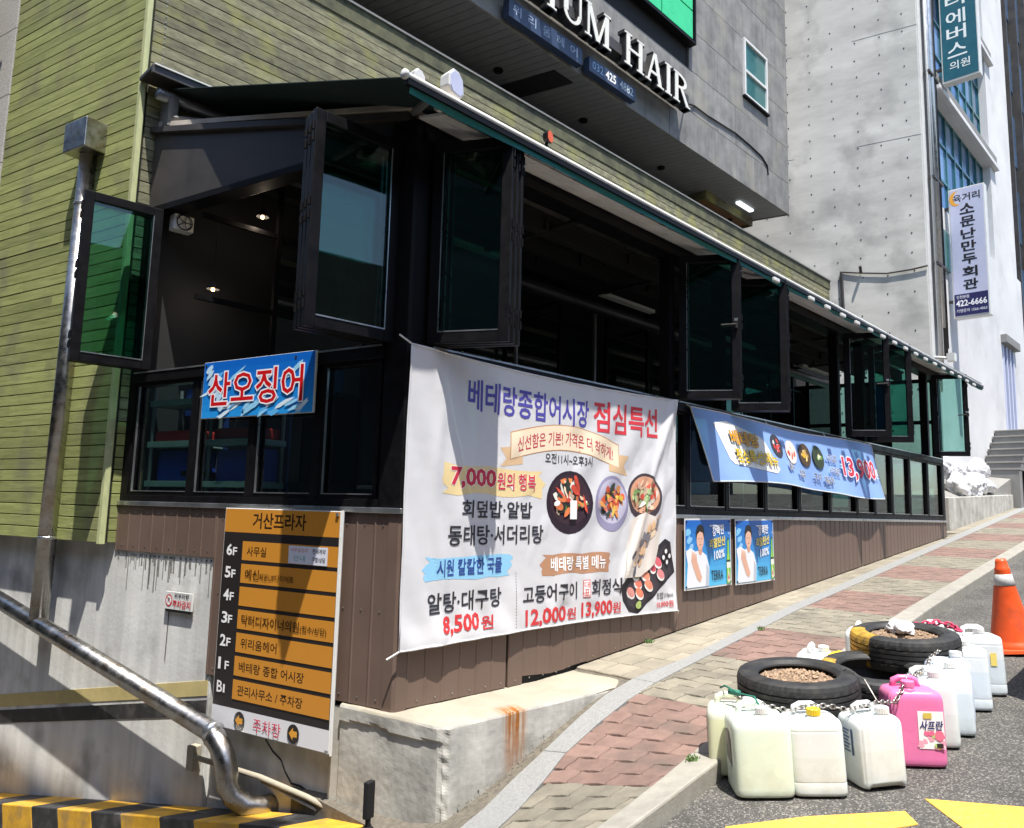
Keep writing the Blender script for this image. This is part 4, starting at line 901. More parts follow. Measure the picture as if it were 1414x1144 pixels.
p.text('초밥', 2.66, .105, .055, K, w=.12, bold=.02); p.text('(10pcs)', 2.79, .11, .04, K, w=.13, bold=.01); p.text('10,000원', 2.66, .035, .055, (212, 60, 64), w=.25, bold=.03)
p.build('lettering', bn)
# ------------------------------------------------------------------ banner 2
B2W, B2H = 4.50, .68
b2 = thing('price_banner', 'blue special menu banner hanging below the mid rail with the price 13,900', 'banner', (5.90, 3.6, .27), 0)
def b2map(x, v, o):
    t = 1-v/B2H
    u = x-.25*t
    lift = .10*math.exp(-((u-1.2)/1.2)**2)*t-.05*t*math.exp(-((u-3.9)/.8)**2)
    y = .06+.085*t+.02*math.sin(5*u+2*v)*t+.02*math.sin(2.2*u)*t
    return (x, -(y+o), v+lift*.6+.012*math.sin(2.1*u)*(1-t)-.02*math.sin(math.pi*u/B2W)*(1-t))
q = MB(); nu, nv = 240, 40
q.add([b2map(B2W*i/nu+.25*(1-j/nv), B2H*j/nv, 0) for j in range(nv+1) for i in range(nu+1)], [(j*(nu+1)+i, j*(nu+1)+i+1, (j+1)*(nu+1)+i+1, (j+1)*(nu+1)+i) for j in range(nv) for i in range(nu)])
q.build('cloth', M['bannerb'], b2, smooth=True)
q = MB(); q.tube([b2map(B2W*j/40+.25, 0, .001) for j in range(41)], .006, 5); q.tube([b2map(B2W*j/40, B2H, .001) for j in range(41)], .006, 5); q.tube([b2map(.25-.25*j/6, B2H*j/6, .001) for j in range(7)], .006, 5); q.tube([b2map(B2W+.25-.25*j/6, B2H*j/6, .001) for j in range(7)], .006, 5); q.build('hem', M['bannerw'], b2)
q = MB()
for a, c_, z in ((0, -.02, B2H+.02), (1.5, 1.5, B2H+.04), (3.0, 3.0, B2H+.04), (B2W, B2W+.03, B2H+.03)): q.tube([b2map(a, B2H, .002), (c_, -.03, z)], .005, 5)
q.build('tie_cord', M['signedge'], b2)
p = Print(b2map, .05); p.off = .003
p.poly([(.36, .56), (.62, .60), (1.28, .50), (1.36, .46), (1.62, .16), (1.55, .11), (.66, .17), (.58, .21)], (250, 250, 246))
for i, (a, c_) in enumerate(((1.66, .34), (2.02, .31), (2.36, .31), (2.68, .31))):
    cs = [[(236, 236, 240), (214, 70, 60), (60, 60, 66)], [(214, 60, 60), (240, 120, 100), (250, 230, 220)], [(240, 190, 60), (250, 220, 140), (200, 160, 90)], [(110, 150, 70), (240, 230, 200), (60, 70, 50)]][i]
    p.ell(a-.02, c_+.10, .155, .125, cs[2] if i != 2 else (90, 70, 50), -.7, 18)
    for k in range(12): t_ = random.uniform(0, math.tau); r = random.uniform(0, .7); p.ell(a-.02+.13*r*math.cos(t_), c_+.10+.1*r*math.sin(t_), .035, .022, random.choice(cs), random.uniform(0, 3), 8, .2)
p.text('베테랑', .66, .37, .145, (226, 160, 20), w=.56, bold=.05, outline=(50, 40, 30), ow=.03, shear=-.3)
p.text('점심특선메뉴', .72, .19, .14, (236, 200, 40), w=.86, bold=.04, outline=(50, 40, 30), ow=.03, shear=-.3)
for t_, a, c_, w_ in (('물회', 1.86, .19, .14), ('초밥', 2.14, .13, .16), ('구이', 2.52, .12, .16), ('매운탕', 2.76, .10, .22)): p.text(t_, a, c_, .085, (74, 66, 62), w=w_, bold=.04, outline=(250, 250, 250), ow=.06, shear=-.3)
for t_, a, c_ in (('+공깃밥', 2.86, .375), ('+7반찬', 2.90, .225)): p.text(t_, a, c_, .085, (90, 84, 86), w=.32, bold=.03, outline=(250, 250, 250), ow=.05, shear=-.2)
p.text('=', 3.27, .32, .05, (180, 230, 250), w=.06, bold=.04)
p.text('13,900', 3.36, .21, .245, (206, 52, 74), w=1.05, bold=.035, outline=(252, 240, 244), ow=.045, shear=-.08); p.text('원', 4.42, .25, .12, (250, 250, 250), w=.10, bold=.03)
p.build('printed_artwork', b2)
# ------------------------------------------------------------------ posters
def poster(X, lab, W_, H_, tilt):
    t = thing('beer_poster', lab, 'poster', (X, 3.572, -.665), 0, None)
    def mp(u, v, o): return (u+tilt*v, -(.012+.006*math.sin(4*u+1)*math.sin(3*v)+.01*(1-v/H_)*math.exp(-((u-.4)/.3)**2)+o), v+.012*u)
    q = MB(); n, m_ = 12, 8
    q.add([mp(W_*i/n, H_*j/m_, 0) for j in range(m_+1) for i in range(n+1)], [(j*(n+1)+i, j*(n+1)+i+1, (j+1)*(n+1)+i+1, (j+1)*(n+1)+i) for j in range(m_) for i in range(n)]); q.build('sheet', M['signedge'], t)
    p = Print(mp); b1_, b2_ = (18, 96, 190), (84, 190, 236)
    for i in range(10):
        a = i/10; p.rect(.015, .015+(H_-.03)*a, W_-.015, .015+(H_-.03)*(a+.1), tuple(b2_[k]*(1-a)+b1_[k]*a for k in range(3)))
    for i in range(6): p.ell(.06+.02*i, .50-.07*i, .05, .03, (130+10*i, 200, 240), .4, 9, .3)
    p.poly([(.03, .02), (.05, .22), (.02, .34), (.10, .36), (.17, .33), (.26, .34), (.36, .29), (.41, .18), (.40, .02)], (236, 238, 242))
    p.poly([(.02, .32), (.10, .36), (.16, .33), (.14, .26), (.05, .24)], (246, 248, 250))
    p.poly([(.34, .02), (.36, .22), (.40, .18), (.40, .02)], (190, 196, 206))
    p.ell(.255, .345, .035, .05, (214, 160, 136)); p.ell(.255, .43, .062, .085, (232, 184, 160), .0, 18)
    p.poly([(.185, .43), (.18, .50), (.205, .55), (.26, .57), (.315, .545), (.33, .49), (.322, .44), (.305, .49), (.25, .505), (.205, .48)], (34, 30, 32))
    p.rect(.222, .437, .243, .442, (60, 44, 40)); p.rect(.268, .437, .289, .442, (60, 44, 40)); p.poly([(.25, .43), (.256, .405), (.262, .405)], (200, 144, 120)); p.rect(.238, .385, .273, .391, (190, 96, 90))
    p.poly([(.10, .26), (.14, .30), (.19, .29), (.20, .24), (.28, .10), (.25, .06), (.20, .09), (.13, .20)], (226, 176, 152))
    for i in range(4): p.poly([(.10+.02*i, .27), (.115+.02*i, .335-.008*i), (.128+.02*i, .335-.008*i), (.125+.02*i, .27)], (232, 184, 160))
    p.text('강력한', .47, .455, .085, (246, 248, 252), w=.23, bold=.05, outline=(40, 70, 130), ow=.03, shear=.1, rot=.10)
    p.text('리얼탄산', .42, .345, .085, (246, 224, 110), w=.30, bold=.05, outline=(60, 80, 110), ow=.03, shear=.1, rot=.10)
    p.text('100%', .50, .245, .075, (240, 246, 252), w=.20, bold=.05, outline=(60, 120, 180), ow=.03, shear=.1, rot=.10)
    p.rect(.42, .545, .68, .560, (210, 218, 228)); p.text('TERRA', .44, .065, .085, (24, 40, 38), w=.225, bold=.01)
    bo = (120, 190, 60)
    p.poly([(.735, .02), (.735, .22), (.752, .30), (.760, .42), (.785, .42), (.793, .30), (.81, .22), (.81, .02)], bo); p.poly([(.75, .05), (.75, .22), (.765, .30), (.768, .4), (.774, .4), (.774, .05)], (190, 226, 110))
    p.rect(.736, .16, .809, .215, (230, 234, 220)); p.rect(.736, .215, .809, .235, (30, 70, 50)); p.poly([(.74, .05), (.772, .15), (.806, .05), (.79, .03), (.755, .03)], (220, 210, 190)); p.poly([(.757, .06), (.772, .11), (.788, .06)], (190, 50, 50)); p.rect(.758, .42, .787, .438, (60, 90, 60)); p.text('청정라거', .768, .47, .022, (240, 240, 220), w=.04)
    p.build('printed_picture', t, 'printgloss')
    q = MB()
    for u, v in ((.03, H_-.03), (W_-.03, H_-.03), (.03, .03), (W_-.03, .03)): q.lathe([(0, 0), (0, 0)], 3) if False else q.box(tuple(Vector(mp(u, v, .006))-Vector((.007, .003, .007))), tuple(Vector(mp(u, v, .006))+Vector((.007, .003, .007))))
    q.build('eyelet', M['black2'], t)
poster(5.82, 'left blue beer poster of a man in white, next to the large white banner', .84, .62, -.0)
poster(6.73, 'right blue beer poster of a man in white on plain brown cladding', .83, .62, -.01)
# ------------------------------------------------------------------ signs on the left facade
dr = thing('floor_directory', 'tall orange and black floor directory sign with a white parking strip at its foot', 'sign', (2.77, 3.6, 0), RZL)
q = MB(); q.box((-1.435, -.088, -1.445), (-.388, -.055, -.040)); q.build('board', M['signedge'], dr, bevel=.003)
q = MB(); q.tube([(-.385, -.075, -1.455), (-.385, -.075, -.035)], .009, 8); q.tube([(-1.438, -.075, -1.45), (-1.438, -.075, -.04)], .007, 8); q.build('edge_rail', M['signedge'], dr)
for x_, z_ in ((-1.30, -.25), (-1.30, -1.25), (-.5, -.25), (-.5, -1.25)): q = MB(); q.box((x_-.02, -.055, z_-.02), (x_+.02, .0, z_+.02)); q.build('standoff', M['black'], dr)
q = MB()
for x_, z_ in ((-1.428, -1.43), (-.40, -1.432), (-.41, -.06)): q.box((x_-.01, -.100, z_-.01), (x_+.01, -.088, z_+.01))
q.build('fixing', M['pole'], dr)
def dm(u, v, o): return (u, -(.0885+o), v)
p = Print(dm); OR = (206, 140, 52); BK = (44, 40, 40)
p.rect(-1.428, -1.31, -.392, -.198, BK, 9); p.rect(-1.428, -.198, -.392, -.045, OR, 9); p.rect(-1.428, -1.44, -.392, -1.312, (226, 226, 230), 9)
p.text('거산프라자', -1.155, -.168, .10, (52, 34, 20), w=.48, bold=.04)
rows = [('6F', '사무실', .18), ('5F', '', 0), ('4F', '', 0), ('3F', '', 0), ('2F', '위리움헤어', .33), ('1F', '베테랑 종합 어시장', .58), ('B1', '관리사무소 / 주차장', .58)]
for i, (n_, t_, w_) in enumerate(rows):
    z1 = -.254-.1462*i; z0 = z1-.122; p.rect(-1.241, z0, -.392, z1, OR, 9)
    p.text(n_[0], -1.392, z0+.026, .070, (244, 244, 244), w=.05 if n_[0] != '1' else .016, bold=.03); p.text(n_[1], -1.33, z0+.028, .050, (244, 244, 244), w=.036 if n_[1] != '1' else .012, bold=.025)
    if t_: p.text(t_, -1.195, z0+.028, .062, (60, 38, 18), w=w_, bold=.025)
z0 = -.254-.1462-.122; p.text('예신', -1.195, z0+.028, .062, (60, 38, 18), w=.13, bold=.025); p.text('체온UP다이어트', -1.06, z0+.028, .042, (60, 38, 18), w=.31, bold=.015)
z0 = -.254-.1462*3-.122; p.text('닥터디자이너의원', -1.20, z0+.028, .064, (60, 38, 18), w=.52, bold=.025); p.text('(접수/상담)', -.67, z0+.026, .05, (60, 38, 18), w=.22, bold=.01)
p.text('주차장', -1.03, -1.425, .085, (204, 40, 76), w=.245, bold=.0)
for cx in (-1.158, -.676):
    p.ell(cx, -1.377, .050, .056, BK, 0, 24); p.poly([(cx-.036, -1.377), (cx-.002, -1.340), (cx-.002, -1.360), (cx+.032, -1.360), (cx+.032, -1.394), (cx-.002, -1.394), (cx-.002, -1.414)], (226, 160, 60))
p.rect(-.806, -.372, -.472, -.262, (222, 224, 236), 9); p.text('사무실임대', -.79, -.30, .026, (200, 80, 90), w=.15); p.text('안내', -.76, -.355, .035, (90, 170, 170), w=.10); p.text('전세계약', -.60, -.305, .03, (40, 40, 50), w=.11, bold=.03); p.text('구함/상담', -.60, -.355, .03, (40, 40, 50), w=.11, bold=.03)
p.build('lettering', dr, 'printgloss')
sg = thing('menu_plate', 'blue plate with red squid lettering fixed to the mid rail of the left front', 'sign', (2.77, 3.6, 0), RZL)
q = MB(); q.box((-1.806, -.062, .581), (-.700, -.045, .988)); q.build('plate', M['signedge'], sg, bevel=.002)
p = Print(lambda u, v, o: (u, -(.0625+o), v))
for i in range(8): a = i/8; p.rect(-1.80, .585+.4*a, -.705, .585+.4*(a+.125), tuple((40, 150, 226)[k]*(1-a)+(14, 96, 196)[k]*a for k in range(3)), 9)
for i in range(26):
    x_ = random.uniform(-1.76, -.76); z_ = random.choice([random.uniform(.60, .68), random.uniform(.60, .95)]); p.ell(x_, z_, random.uniform(.03, .12), random.uniform(.006, .02), random.choice([(150, 210, 244), (96, 180, 238), (220, 238, 250)]), random.uniform(.1, .7), 10, .3, sub=1)
for i in range(9): p.ell(-1.74+.02*i, .93-.035*i, .045, .02, (190, 224, 246), .8, 8, .4, sub=1)
p.text('산오징어', -1.73, .665, .235, (206, 22, 28), w=.93, bold=.03, outline=(248, 246, 250), ow=.075)
p.build('lettering', sg, 'printgloss')
q = MB()
for x_, z_ in ((-1.78, .96), (-.88, .955), (-1.36, .61)): q.box((x_-.008, -.068, z_-.008), (x_+.008, -.060, z_+.008))
q.build('screw', M['black2'], sg)
sp_ = thing('parking_sign', 'small white no parking sign on the stained concrete wall', 'sign', (2.77, 3.6, 0), RZL)
q = MB(); q.box((-2.095, -.03, -.765), (-1.795, -.015, -.645)); q.build('plate', M['signedge'], sp_)
q = MB(); q.box((-2.085, -.025, -.785), (-1.795, -.012, -.767)); q.tube([(-2.07, -.006, -.78), (-2.075, -.006, -1.12)], .003, 5); q.build('rail', M['greysheet'], sp_)
p = Print(lambda u, v, o: (u, -(.0305+o), v)); p.ell(-2.045, -.705, .038, .042, (200, 50, 60), 0, 20, sub=9); p.ell(-2.045, -.705, .029, .032, (240, 240, 240), 0, 20, sub=9); p.poly([(-2.072, -.685), (-2.067, -.680), (-2.018, -.725), (-2.023, -.730)], (200, 50, 60), 9); p.text('P', -2.055, -.722, .034, (40, 40, 40), w=.02, bold=.04)
p.text('외부차량', -1.985, -.685, .034, (50, 50, 60), w=.16, bold=.03); p.text('주차금지', -2.0, -.750, .05, (206, 44, 60), w=.195, bold=.04); p.build('lettering', sp_)

# ------------------------------------------------------------------ grey stone building above
HY = 5.37; HX1 = 12.2; HZ = 5.14
hb = thing('stone_building', 'grey stone clad upper storeys overhanging the green boards', 'building', (HX1, HY, HZ), 0)
def HB(a, b_, name, m, bev=0):
    q = MB(); q.box((a[0]-HX1, a[1]-HY, a[2]-HZ), (b_[0]-HX1, b_[1]-HY, b_[2]-HZ)); return q.build(name, m, hb, bevel=bev)
q = MB(); q.hexa([(-10.2, .03, .06), (-.02, .03, .06), (-1.9, 8, .06), (-12.0, 8, .06)], [(-10.2, .03, 9), (-.02, .03, 9), (-1.9, 8, 9), (-12.0, 8, 9)]); q.build('core', M['dark'], hb)
zr = [0, .56]+[.56+.64*i for i in range(1, 9)]
for r_, (z0, z1) in enumerate(zip(zr, zr[1:])):
    x = 0 if r_ % 2 == 0 else .62; x0 = 0
    while x0 > -10.1:
        x1 = -(x+1.25)
        a, c_ = max(x1, -10.2), x0
        gw = (-7.2-.8 < (a+c_)/2)  # noqa
        # leave the windows open
        cutg = (z1 > 1.56 and z0 < 4.6); 
        segs = [(a, c_)]
        if cutg:   # green glazed bay X<8.95 -> local < -3.25
            segs = [(max(p_, -3.24), q_) for p_, q_ in segs if q_ > -3.23] + [(p_, min(q_, -9.6)) for p_, q_ in segs if p_ < -9.6]
        sg2 = []
        for p_, q_ in segs:
            if z1 > 1.50 and z0 < 2.50 and q_ > -1.60 and p_ < -.79:
                if p_ < -1.61: sg2.append((p_, -1.61))
                if q_ > -.78: sg2.append((-.78, q_))
            else: sg2.append((p_, q_))
        for p_, q_ in sg2:
            if q_-p_ > .03:
                q = MB(); q.box((p_+.003, random.uniform(-.001, .001), z0+.003), (q_-.003, .028, z1-.003)); q.build('stone_panel', M['stone'], hb, bevel=.002)
        x0 = x1; x = -x1
for (z0, z1) in ((1.20, 1.49), (2.50, 3.117)): q = MB(); q.box((-1.61, .0015, z0+.003 if z0 < 1.3 else z0), (-.78, .027, z1)); q.build('stone_panel', M['stone'], hb)
# right return of the box
for k in range(7): q = MB(); q.box((-.001-1.3*(k+1)+.003, -.0, .003), (-.001-1.3*k, .03, 8.9)); o = q.build('side_panel', M['stone'], hb); o.rotation_euler = (0, 0, RZL+0)
# soffit strips
x = -10.1
while x < -.12:
    q = MB(); sk = -.23
    q.hexa([(x+.004, .03, .012), (x+.116, .03, .012), (x+.116+sk*1.4, 1.43, .012), (x+.004+sk*1.4, 1.43, .012)], [(x+.004, .03, .03), (x+.116, .03, .03), (x+.116+sk*1.4, 1.43, .03), (x+.004+sk*1.4, 1.43, .03)]); q.build('soffit_strip', M['soffit'], hb); x += .12
q = MB(); q.hexa([(-5.95, .18, .0), (-5.6, .18, .0), (-5.8, .95, .0), (-6.15, .95, .0)], [(-5.95, .18, .012), (-5.6, .18, .012), (-5.8, .95, .012), (-6.15, .95, .012)]); q.build('soffit_vent', M['black2'], hb)
for x_, y_ in ((5.81, 6.04), (7.38, 6.02), (9.24, 6.02)):
    q = MB(); q.lathe([(.02, -.012), (.055, -.012), (.06, 0), (.06, .012)], 18, c=(x_-HX1, y_-HY, 0)); q.lathe([(0, .004), (.04, .004)], 14, c=(x_-HX1, y_-HY, 0)); q.build('downlight', M['black'], hb)
q = MB(); q.box((11.12-HX1, 5.72-HY, -.03), (11.61-HX1, 5.80-HY, .011)); q.build('tube_light', emis('tube_light', (.9, .97, 1), .9), hb, bevel=.01)
q = MB(); q.box((10.40-HX1, 5.93-HY, -.13), (11.98-HX1, 5.96-HY, .011)); q.box((11.95-HX1, 5.96-HY, -.13), (11.98-HX1, 6.28-HY, .011)); q.box((10.40-HX1, 5.96-HY, -.13), (10.43-HX1, 6.28-HY, .011)); q.build('wooden_frame', M['woodf'], hb)
q = MB(); q.box((10.43-HX1, 5.96-HY, -.10), (11.95-HX1, 6.28-HY, -.06)); q.build('wooden_panel', mat('orange_brown_wood', (.22, .105, .035), .6, var=.4, scale=5, stretch=(8, 1, 1)), hb)
q = MB(); q.lathe([(0, -.06), (.03, -.05), (.04, 0)], 12, c=(11.5-HX1, 6.1-HY, -.10)); q.build('panel_lamp', M['black2'], hb)
# green glazed bay
def pane(x0, z0, x1, z1, m, nm='green_pane', y=-.09, g=.012):
    q = MB(); q.box((x0-HX1+g, y, z0-HZ+g), (x1-HX1-g, y+.012, z1-HZ-g)); return q.build(nm, m, hb)
gx = [3.5, 4.59, 5.47, 6.35, 7.24, 8.12, 8.93]; gz = [6.73, 7.17, 8.05, 9.0, 9.7]
for a, c_ in zip(gx, gx[1:]):
    for z0, z1 in zip(gz, gz[1:]): pane(a, z0, c_, z1, M['greenfilm'])
HB((3.4, HY-.075, 6.70), (8.955, HY+.02, 9.75), 'bay_back', M['black'])
HB((3.4, HY-.11, 6.665), (8.985, HY+.0, 6.705), 'bay_sill', M['black'], .003); HB((8.95, HY-.11, 6.706), (8.985, HY+.0, 9.7), 'bay_side', M['black'], .003)
# small white window
wf = thing  # noqa
q = MB(); X0, X1, Z0, Z1 = 10.60-HX1, 11.41-HX1, 6.64-HZ, 7.63-HZ; t = .045
q.box((X0, -.035, Z0), (X1, .02, Z0+t)); q.box((X0, -.035, Z1-t), (X1, .02, Z1)); q.box((X0, -.035, Z0+t), (X0+t, .02, Z1-t)); q.box((X1-t, -.035, Z0+t), (X1, .02, Z1-t)); q.box((X0+t, -.03, Z0+.42), (X1-t, .02, Z0+.42+t))
wo = q.build('small_window', M['signedge'], hb, bevel=.003)
for z0, z1 in ((Z0+t, Z0+.42), (Z0+.42+t, Z1-t)): q = MB(); q.box((X0+t, -.005, z0), (X1-t, .01, z1)); q.build('pane', M['tealpane'], wo)
q = MB(); q.box((X0-.03, -.05, Z0-.035), (X1+.03, .02, Z0-.004)); q.build('window_sill', M['black'], wo)
cb = MB(); cb.tube([(8.62-HX1, -.12, 5.60-HZ), (8.8-HX1, -.03, 5.74-HZ), (9.09-HX1, -.012, 5.82-HZ), (9.45-HX1, -.012, 5.82-HZ), (9.87-HX1, -.012, 5.85-HZ), (10.32-HX1, -.012, 5.88-HZ), (10.79-HX1, -.012, 5.86-HZ), (11.19-HX1, -.012, 5.82-HZ), (11.38-HX1, -.012, 5.73-HZ), (11.41-HX1, -.012, 5.58-HZ)], .012, 6); cb.build('cable', M['black2'], hb)
# channel letters
hs = thing('hair_shop_sign', 'cream serif channel letters ending in HAIR across the grey stone front', 'sign', (7, HY, 5.44), 0)
def bar(q, x0, z0, x1, z1, wd, k=[0]):
    # slanted bar of horizontal width wd from (x0,z0) to (x1,z1)
    k[0] = (k[0]+1) % 7; yo = k[0]*.0006
    q[0].hexa([(x0, -.262-yo, z0), (x0+wd, -.262-yo, z0), (x1+wd, -.262-yo, z1), (x1, -.262-yo, z1)], [(x0, -.255, z0), (x0+wd, -.255, z0), (x1+wd, -.255, z1), (x1, -.255, z1)])
    e = .012
    q[1].hexa([(x0-e, -.254-yo, z0-e), (x0+wd+e, -.254-yo, z0-e), (x1+wd+e, -.254-yo, z1+e), (x1-e, -.254-yo, z1+e)], [(x0-e, -.16, z0-e), (x0+wd+e, -.16, z0-e), (x1+wd+e, -.16, z1+e), (x1-e, -.16, z1+e)])
def ring(q, cx, cz, rx, rz_i, a0, a1, wd, n=10):
    pts = [(cx+rx*math.cos(a0+(a1-a0)*i/n), cz+rz_i*math.sin(a0+(a1-a0)*i/n)) for i in range(n+1)]
    pin = [(cx+(rx-wd)*math.cos(a0+(a1-a0)*i/n), cz+(rz_i-wd*.6)*math.sin(a0+(a1-a0)*i/n)) for i in range(n+1)]
    for i in range(n):
        P4 = [pts[i], pts[i+1], pin[i+1], pin[i]]
        q[0].hexa([(a, -.2622, c_) for a, c_ in P4], [(a, -.255, c_) for a, c_ in P4])
        C4 = (sum(p_[0] for p_ in P4)/4, sum(p_[1] for p_ in P4)/4); P5 = [pts[i], pts[i+1], pin[i+1], pin[i]]
        q[1].hexa([(a+(a-cx)*.03, -.2535, c_+(c_-cz)*.05) for a, c_ in P5], [(a+(a-cx)*.03, -.16, c_+(c_-cz)*.05) for a, c_ in P5])
def letter(ch, x0, wd, hgt=.42):
    q = (MB(), MB()); T, t_, f = .075, .035, .022; X = x0-7
    def serif(xc, z, w_=.15): bar(q, xc-w_/2, z, xc-w_/2, z+f, w_)
    if ch == 'I': bar(q, X+wd/2-T/2, 0, X+wd/2-T/2, hgt, T); serif(X+wd/2, 0); serif(X+wd/2, hgt-f)
    if ch == 'H':
        for xc in (X+.07, X+wd-.07): bar(q, xc-T/2, 0, xc-T/2, hgt, T); serif(xc, 0); serif(xc, hgt-f)
        bar(q, X+.07, hgt*.48, X+.07, hgt*.48+t_, wd-.14)
    if ch == 'U': bar(q, X+.04, .12, X+.04, hgt, T); bar(q, X+wd-.07, .12, X+wd-.07, hgt, t_); serif(X+.075, hgt-f); serif(X+wd-.052, hgt-f, .12); ring(q, X+wd/2+.0, .13, wd/2-.037, .135, math.pi, math.tau, .055)
    if ch == 'M': bar(q, X+.04, 0, X+.04, hgt, t_); bar(q, X+wd-.11, 0, X+wd-.11, hgt, T); bar(q, X+wd/2-.04, 0, X+.03, hgt, T); bar(q, X+wd/2-.01, 0, X+wd-.09, hgt, t_); serif(X+.055, 0, .12); serif(X+wd-.07, 0); serif(X+.06, hgt-f, .11); serif(X+wd-.07, hgt-f, .13)
    if ch == 'A': bar(q, X+.03, 0, X+wd/2-.02, hgt, t_); bar(q, X+wd-.11, 0, X+wd/2-.035, hgt, T); bar(q, X+.11, hgt*.3, X+.11, hgt*.3+t_, wd-.21); serif(X+.05, 0, .12); serif(X+wd-.07, 0)
    if ch == 'R': bar(q, X+.04, 0, X+.04, hgt, T); serif(X+.075, 0); serif(X+.07, hgt-f, .12); ring(q, X+.12, hgt*.74, wd-.19, hgt*.26, -math.pi/2, math.pi/2, .06); bar(q, X+wd-.09, 0, X+.16, hgt*.5, T); bar(q, X+wd-.1, 0, X+wd-.1, f, .11)
    if ch == 'W': bar(q, X+.12, 0, X+.02, hgt, T); bar(q, X+.14, 0, X+wd/2-.03, hgt, t_); bar(q, X+wd*.62, 0, X+wd/2-.05, hgt, T); bar(q, X+wd*.66, 0, X+wd-.06, hgt, t_)
    o = q[1].build('channel_letter', M['letterside'], hs); q[0].build('letter_face', M['letter'], o)
for ch, x0, wd in (('W', 4.25, .46), ('I', 4.78, .15), ('R', 5.02, .40), ('I', 5.60, .2), ('U', 5.86, .38), ('M', 6.28, .48), ('H', 7.05, .40), ('A', 7.50, .40), ('I', 7.93, .17), ('R', 8.14, .40)): letter(ch, x0, wd)
q = MB(); q.box((4.2-7, -.20, .12), (8.62-7, -.04, .26)); q.build('cable_tray', M['greysheet'], hs, bevel=.004)
ss = thing('hair_name_board', 'navy board with pale Korean letters under the cream channel letters', 'sign', (5.16, HY, 5.13), 0)
q = MB(); q.box((0, -.14, 0), (1.22, -.05, .205)); q.build('board', M['navy'], ss, bevel=.003)
p = Print(lambda u, v, o: (u, -(.1405+o), v))
for i, ch in enumerate('위리움헤어'): p.text(ch, .06+.235*i, .055, .115, (168, 186, 208), w=.125, bold=-.004)
p.build('lettering', ss)
ss0 = ss; ss = thing('phone_board', 'navy board with the number 032.425 4882 left of the HAIR shadows', 'sign', (6.51, HY, 5.135), 0)
q = MB(); q.box((0, -.14, 0), (.94, -.05, .18)); q.build('board', M['navy'], ss, bevel=.003)
p = Print(lambda u, v, o: (u, -(.1405+o), v)); p.text('032.', .06, .05, .10, (150, 186, 220), w=.24, bold=.0); p.text('425', .32, .045, .105, (246, 246, 240), w=.20, bold=.03); p.text('4882', .60, .045, .105, (196, 208, 216), w=.28, bold=.01); p.build('lettering', ss)
ss_all = [hb, hs, ss0, ss]
def resize(t, k):
    t.location = t.location*k; seen = set()
    for o in t.children_recursive:
        o.location = o.location*k
        if o.data and o.data.name not in seen: o.data.transform(Matrix.Scale(k, 4)); seen.add(o.data.name)
for t in ss_all: resize(t, 1.18)
# ------------------------------------------------------------------ neighbouring concrete / white building
nb = thing('neighbour_building', 'tall pale building with a bare concrete side wall and white street front', 'building', (16.9, 4.5, 0), 0)
q = MB(); q.hexa([(0, 0, -.8), (0.0, 0.0, -.8), (.1, .4, -.8), (-1.9, 8.6, -.8), (-2.1, 8.6, -.8)][:0] or [(.0, .02, -.8), (.22, .02, -.8), (-1.78, 9, -.8), (-2.14, 9, -.8)], [(.0, .02, 18), (.22, .02, 18), (-1.78, 9, 18), (-2.14, 9, 18)]); q.build('concrete_side_wall', M['fair'], nb)
q = MB()
for i in range(16):
    for j in range(36):
        u = -.27-.49*i+wob(.025); z = .12+.42*j+wob(.02)
        if random.random() < .12: continue
        if z < 14: q.lathe([(0, -.002), (.018, -.002), (.020, .004)], 6, c=(0, 0, 0)) if False else q.hexa([(u+.014*math.cos(a), -.003, z+.014*math.sin(a)) for a in [k*math.tau/6 for k in range(6)]], [(u+.018*math.cos(a), .01, z+.018*math.sin(a)) for a in [k*math.tau/6 for k in range(6)]])
o = stuff(q.build('tie_holes', M['black2'], nb)); o.rotation_euler = (0, 0, RZL)
q = MB()
for j in range(12):
    z = .6+1.26*j
    for i in range(7):
        if j % 2 == 0 and random.random() < .75: q.box((-1.3*i-1.30, -.0005, z), (-1.3*i-.0, .01, z+.005))
o = stuff(q.build('form_joints', mat('form_joint', (.47, .465, .44), .9), nb)); o.rotation_euler = (0, 0, RZL)
def NBX(a, b_, name, m, bev=0, parent=nb):
    q = MB(); q.box((a[0]-16.9, a[1]-4.5, a[2]), (b_[0]-16.9, b_[1]-4.5, b_[2])); return q.build(name, m, parent, bevel=bev)
# white front built round its openings
ops = [(18.1, 23.1, 6.93, 9.65), (18.1, 23.1, 10.1, 12.75), (18.1, 23.1, 13.25, 16.2)]
NBX((16.92, 4.49, -.8), (17.16, 4.6, 18), 'corner_strip', M['signedge']); NBX((17.16, 4.75, -.8), (17.45, 4.9, 18), 'corner_recess', M['white'])
NBX((17.45, 4.5, -.8), (18.1, 4.9, 18), 'white_wall', M['white']); NBX((23.1, 4.5, 4.72), (25.75, 4.9, 18), 'white_wall', M['white'])
NBX((18.1, 4.5, -.8), (23.1, 4.9, 6.93), 'white_wall', M['white']); NBX((23.1, 4.5, -.8), (23.35, 4.9, 4.72), 'white_wall', M['white']); NBX((24.6, 4.5, -.8), (25.75, 4.9, 4.72), 'white_wall', M['white']); NBX((23.35, 4.5, -.8), (24.6, 4.9, 2.2), 'white_wall', M['white'])
NBX((25.75, 4.5, -.8), (26.25, 4.9, 7.1), 'white_wall', M['white'])
for z0, z1 in ((9.65, 10.1), (12.75, 13.25), (16.2, 18)): NBX((18.1, 4.5, z0), (23.1, 4.9, z1), 'white_wall', M['white'])
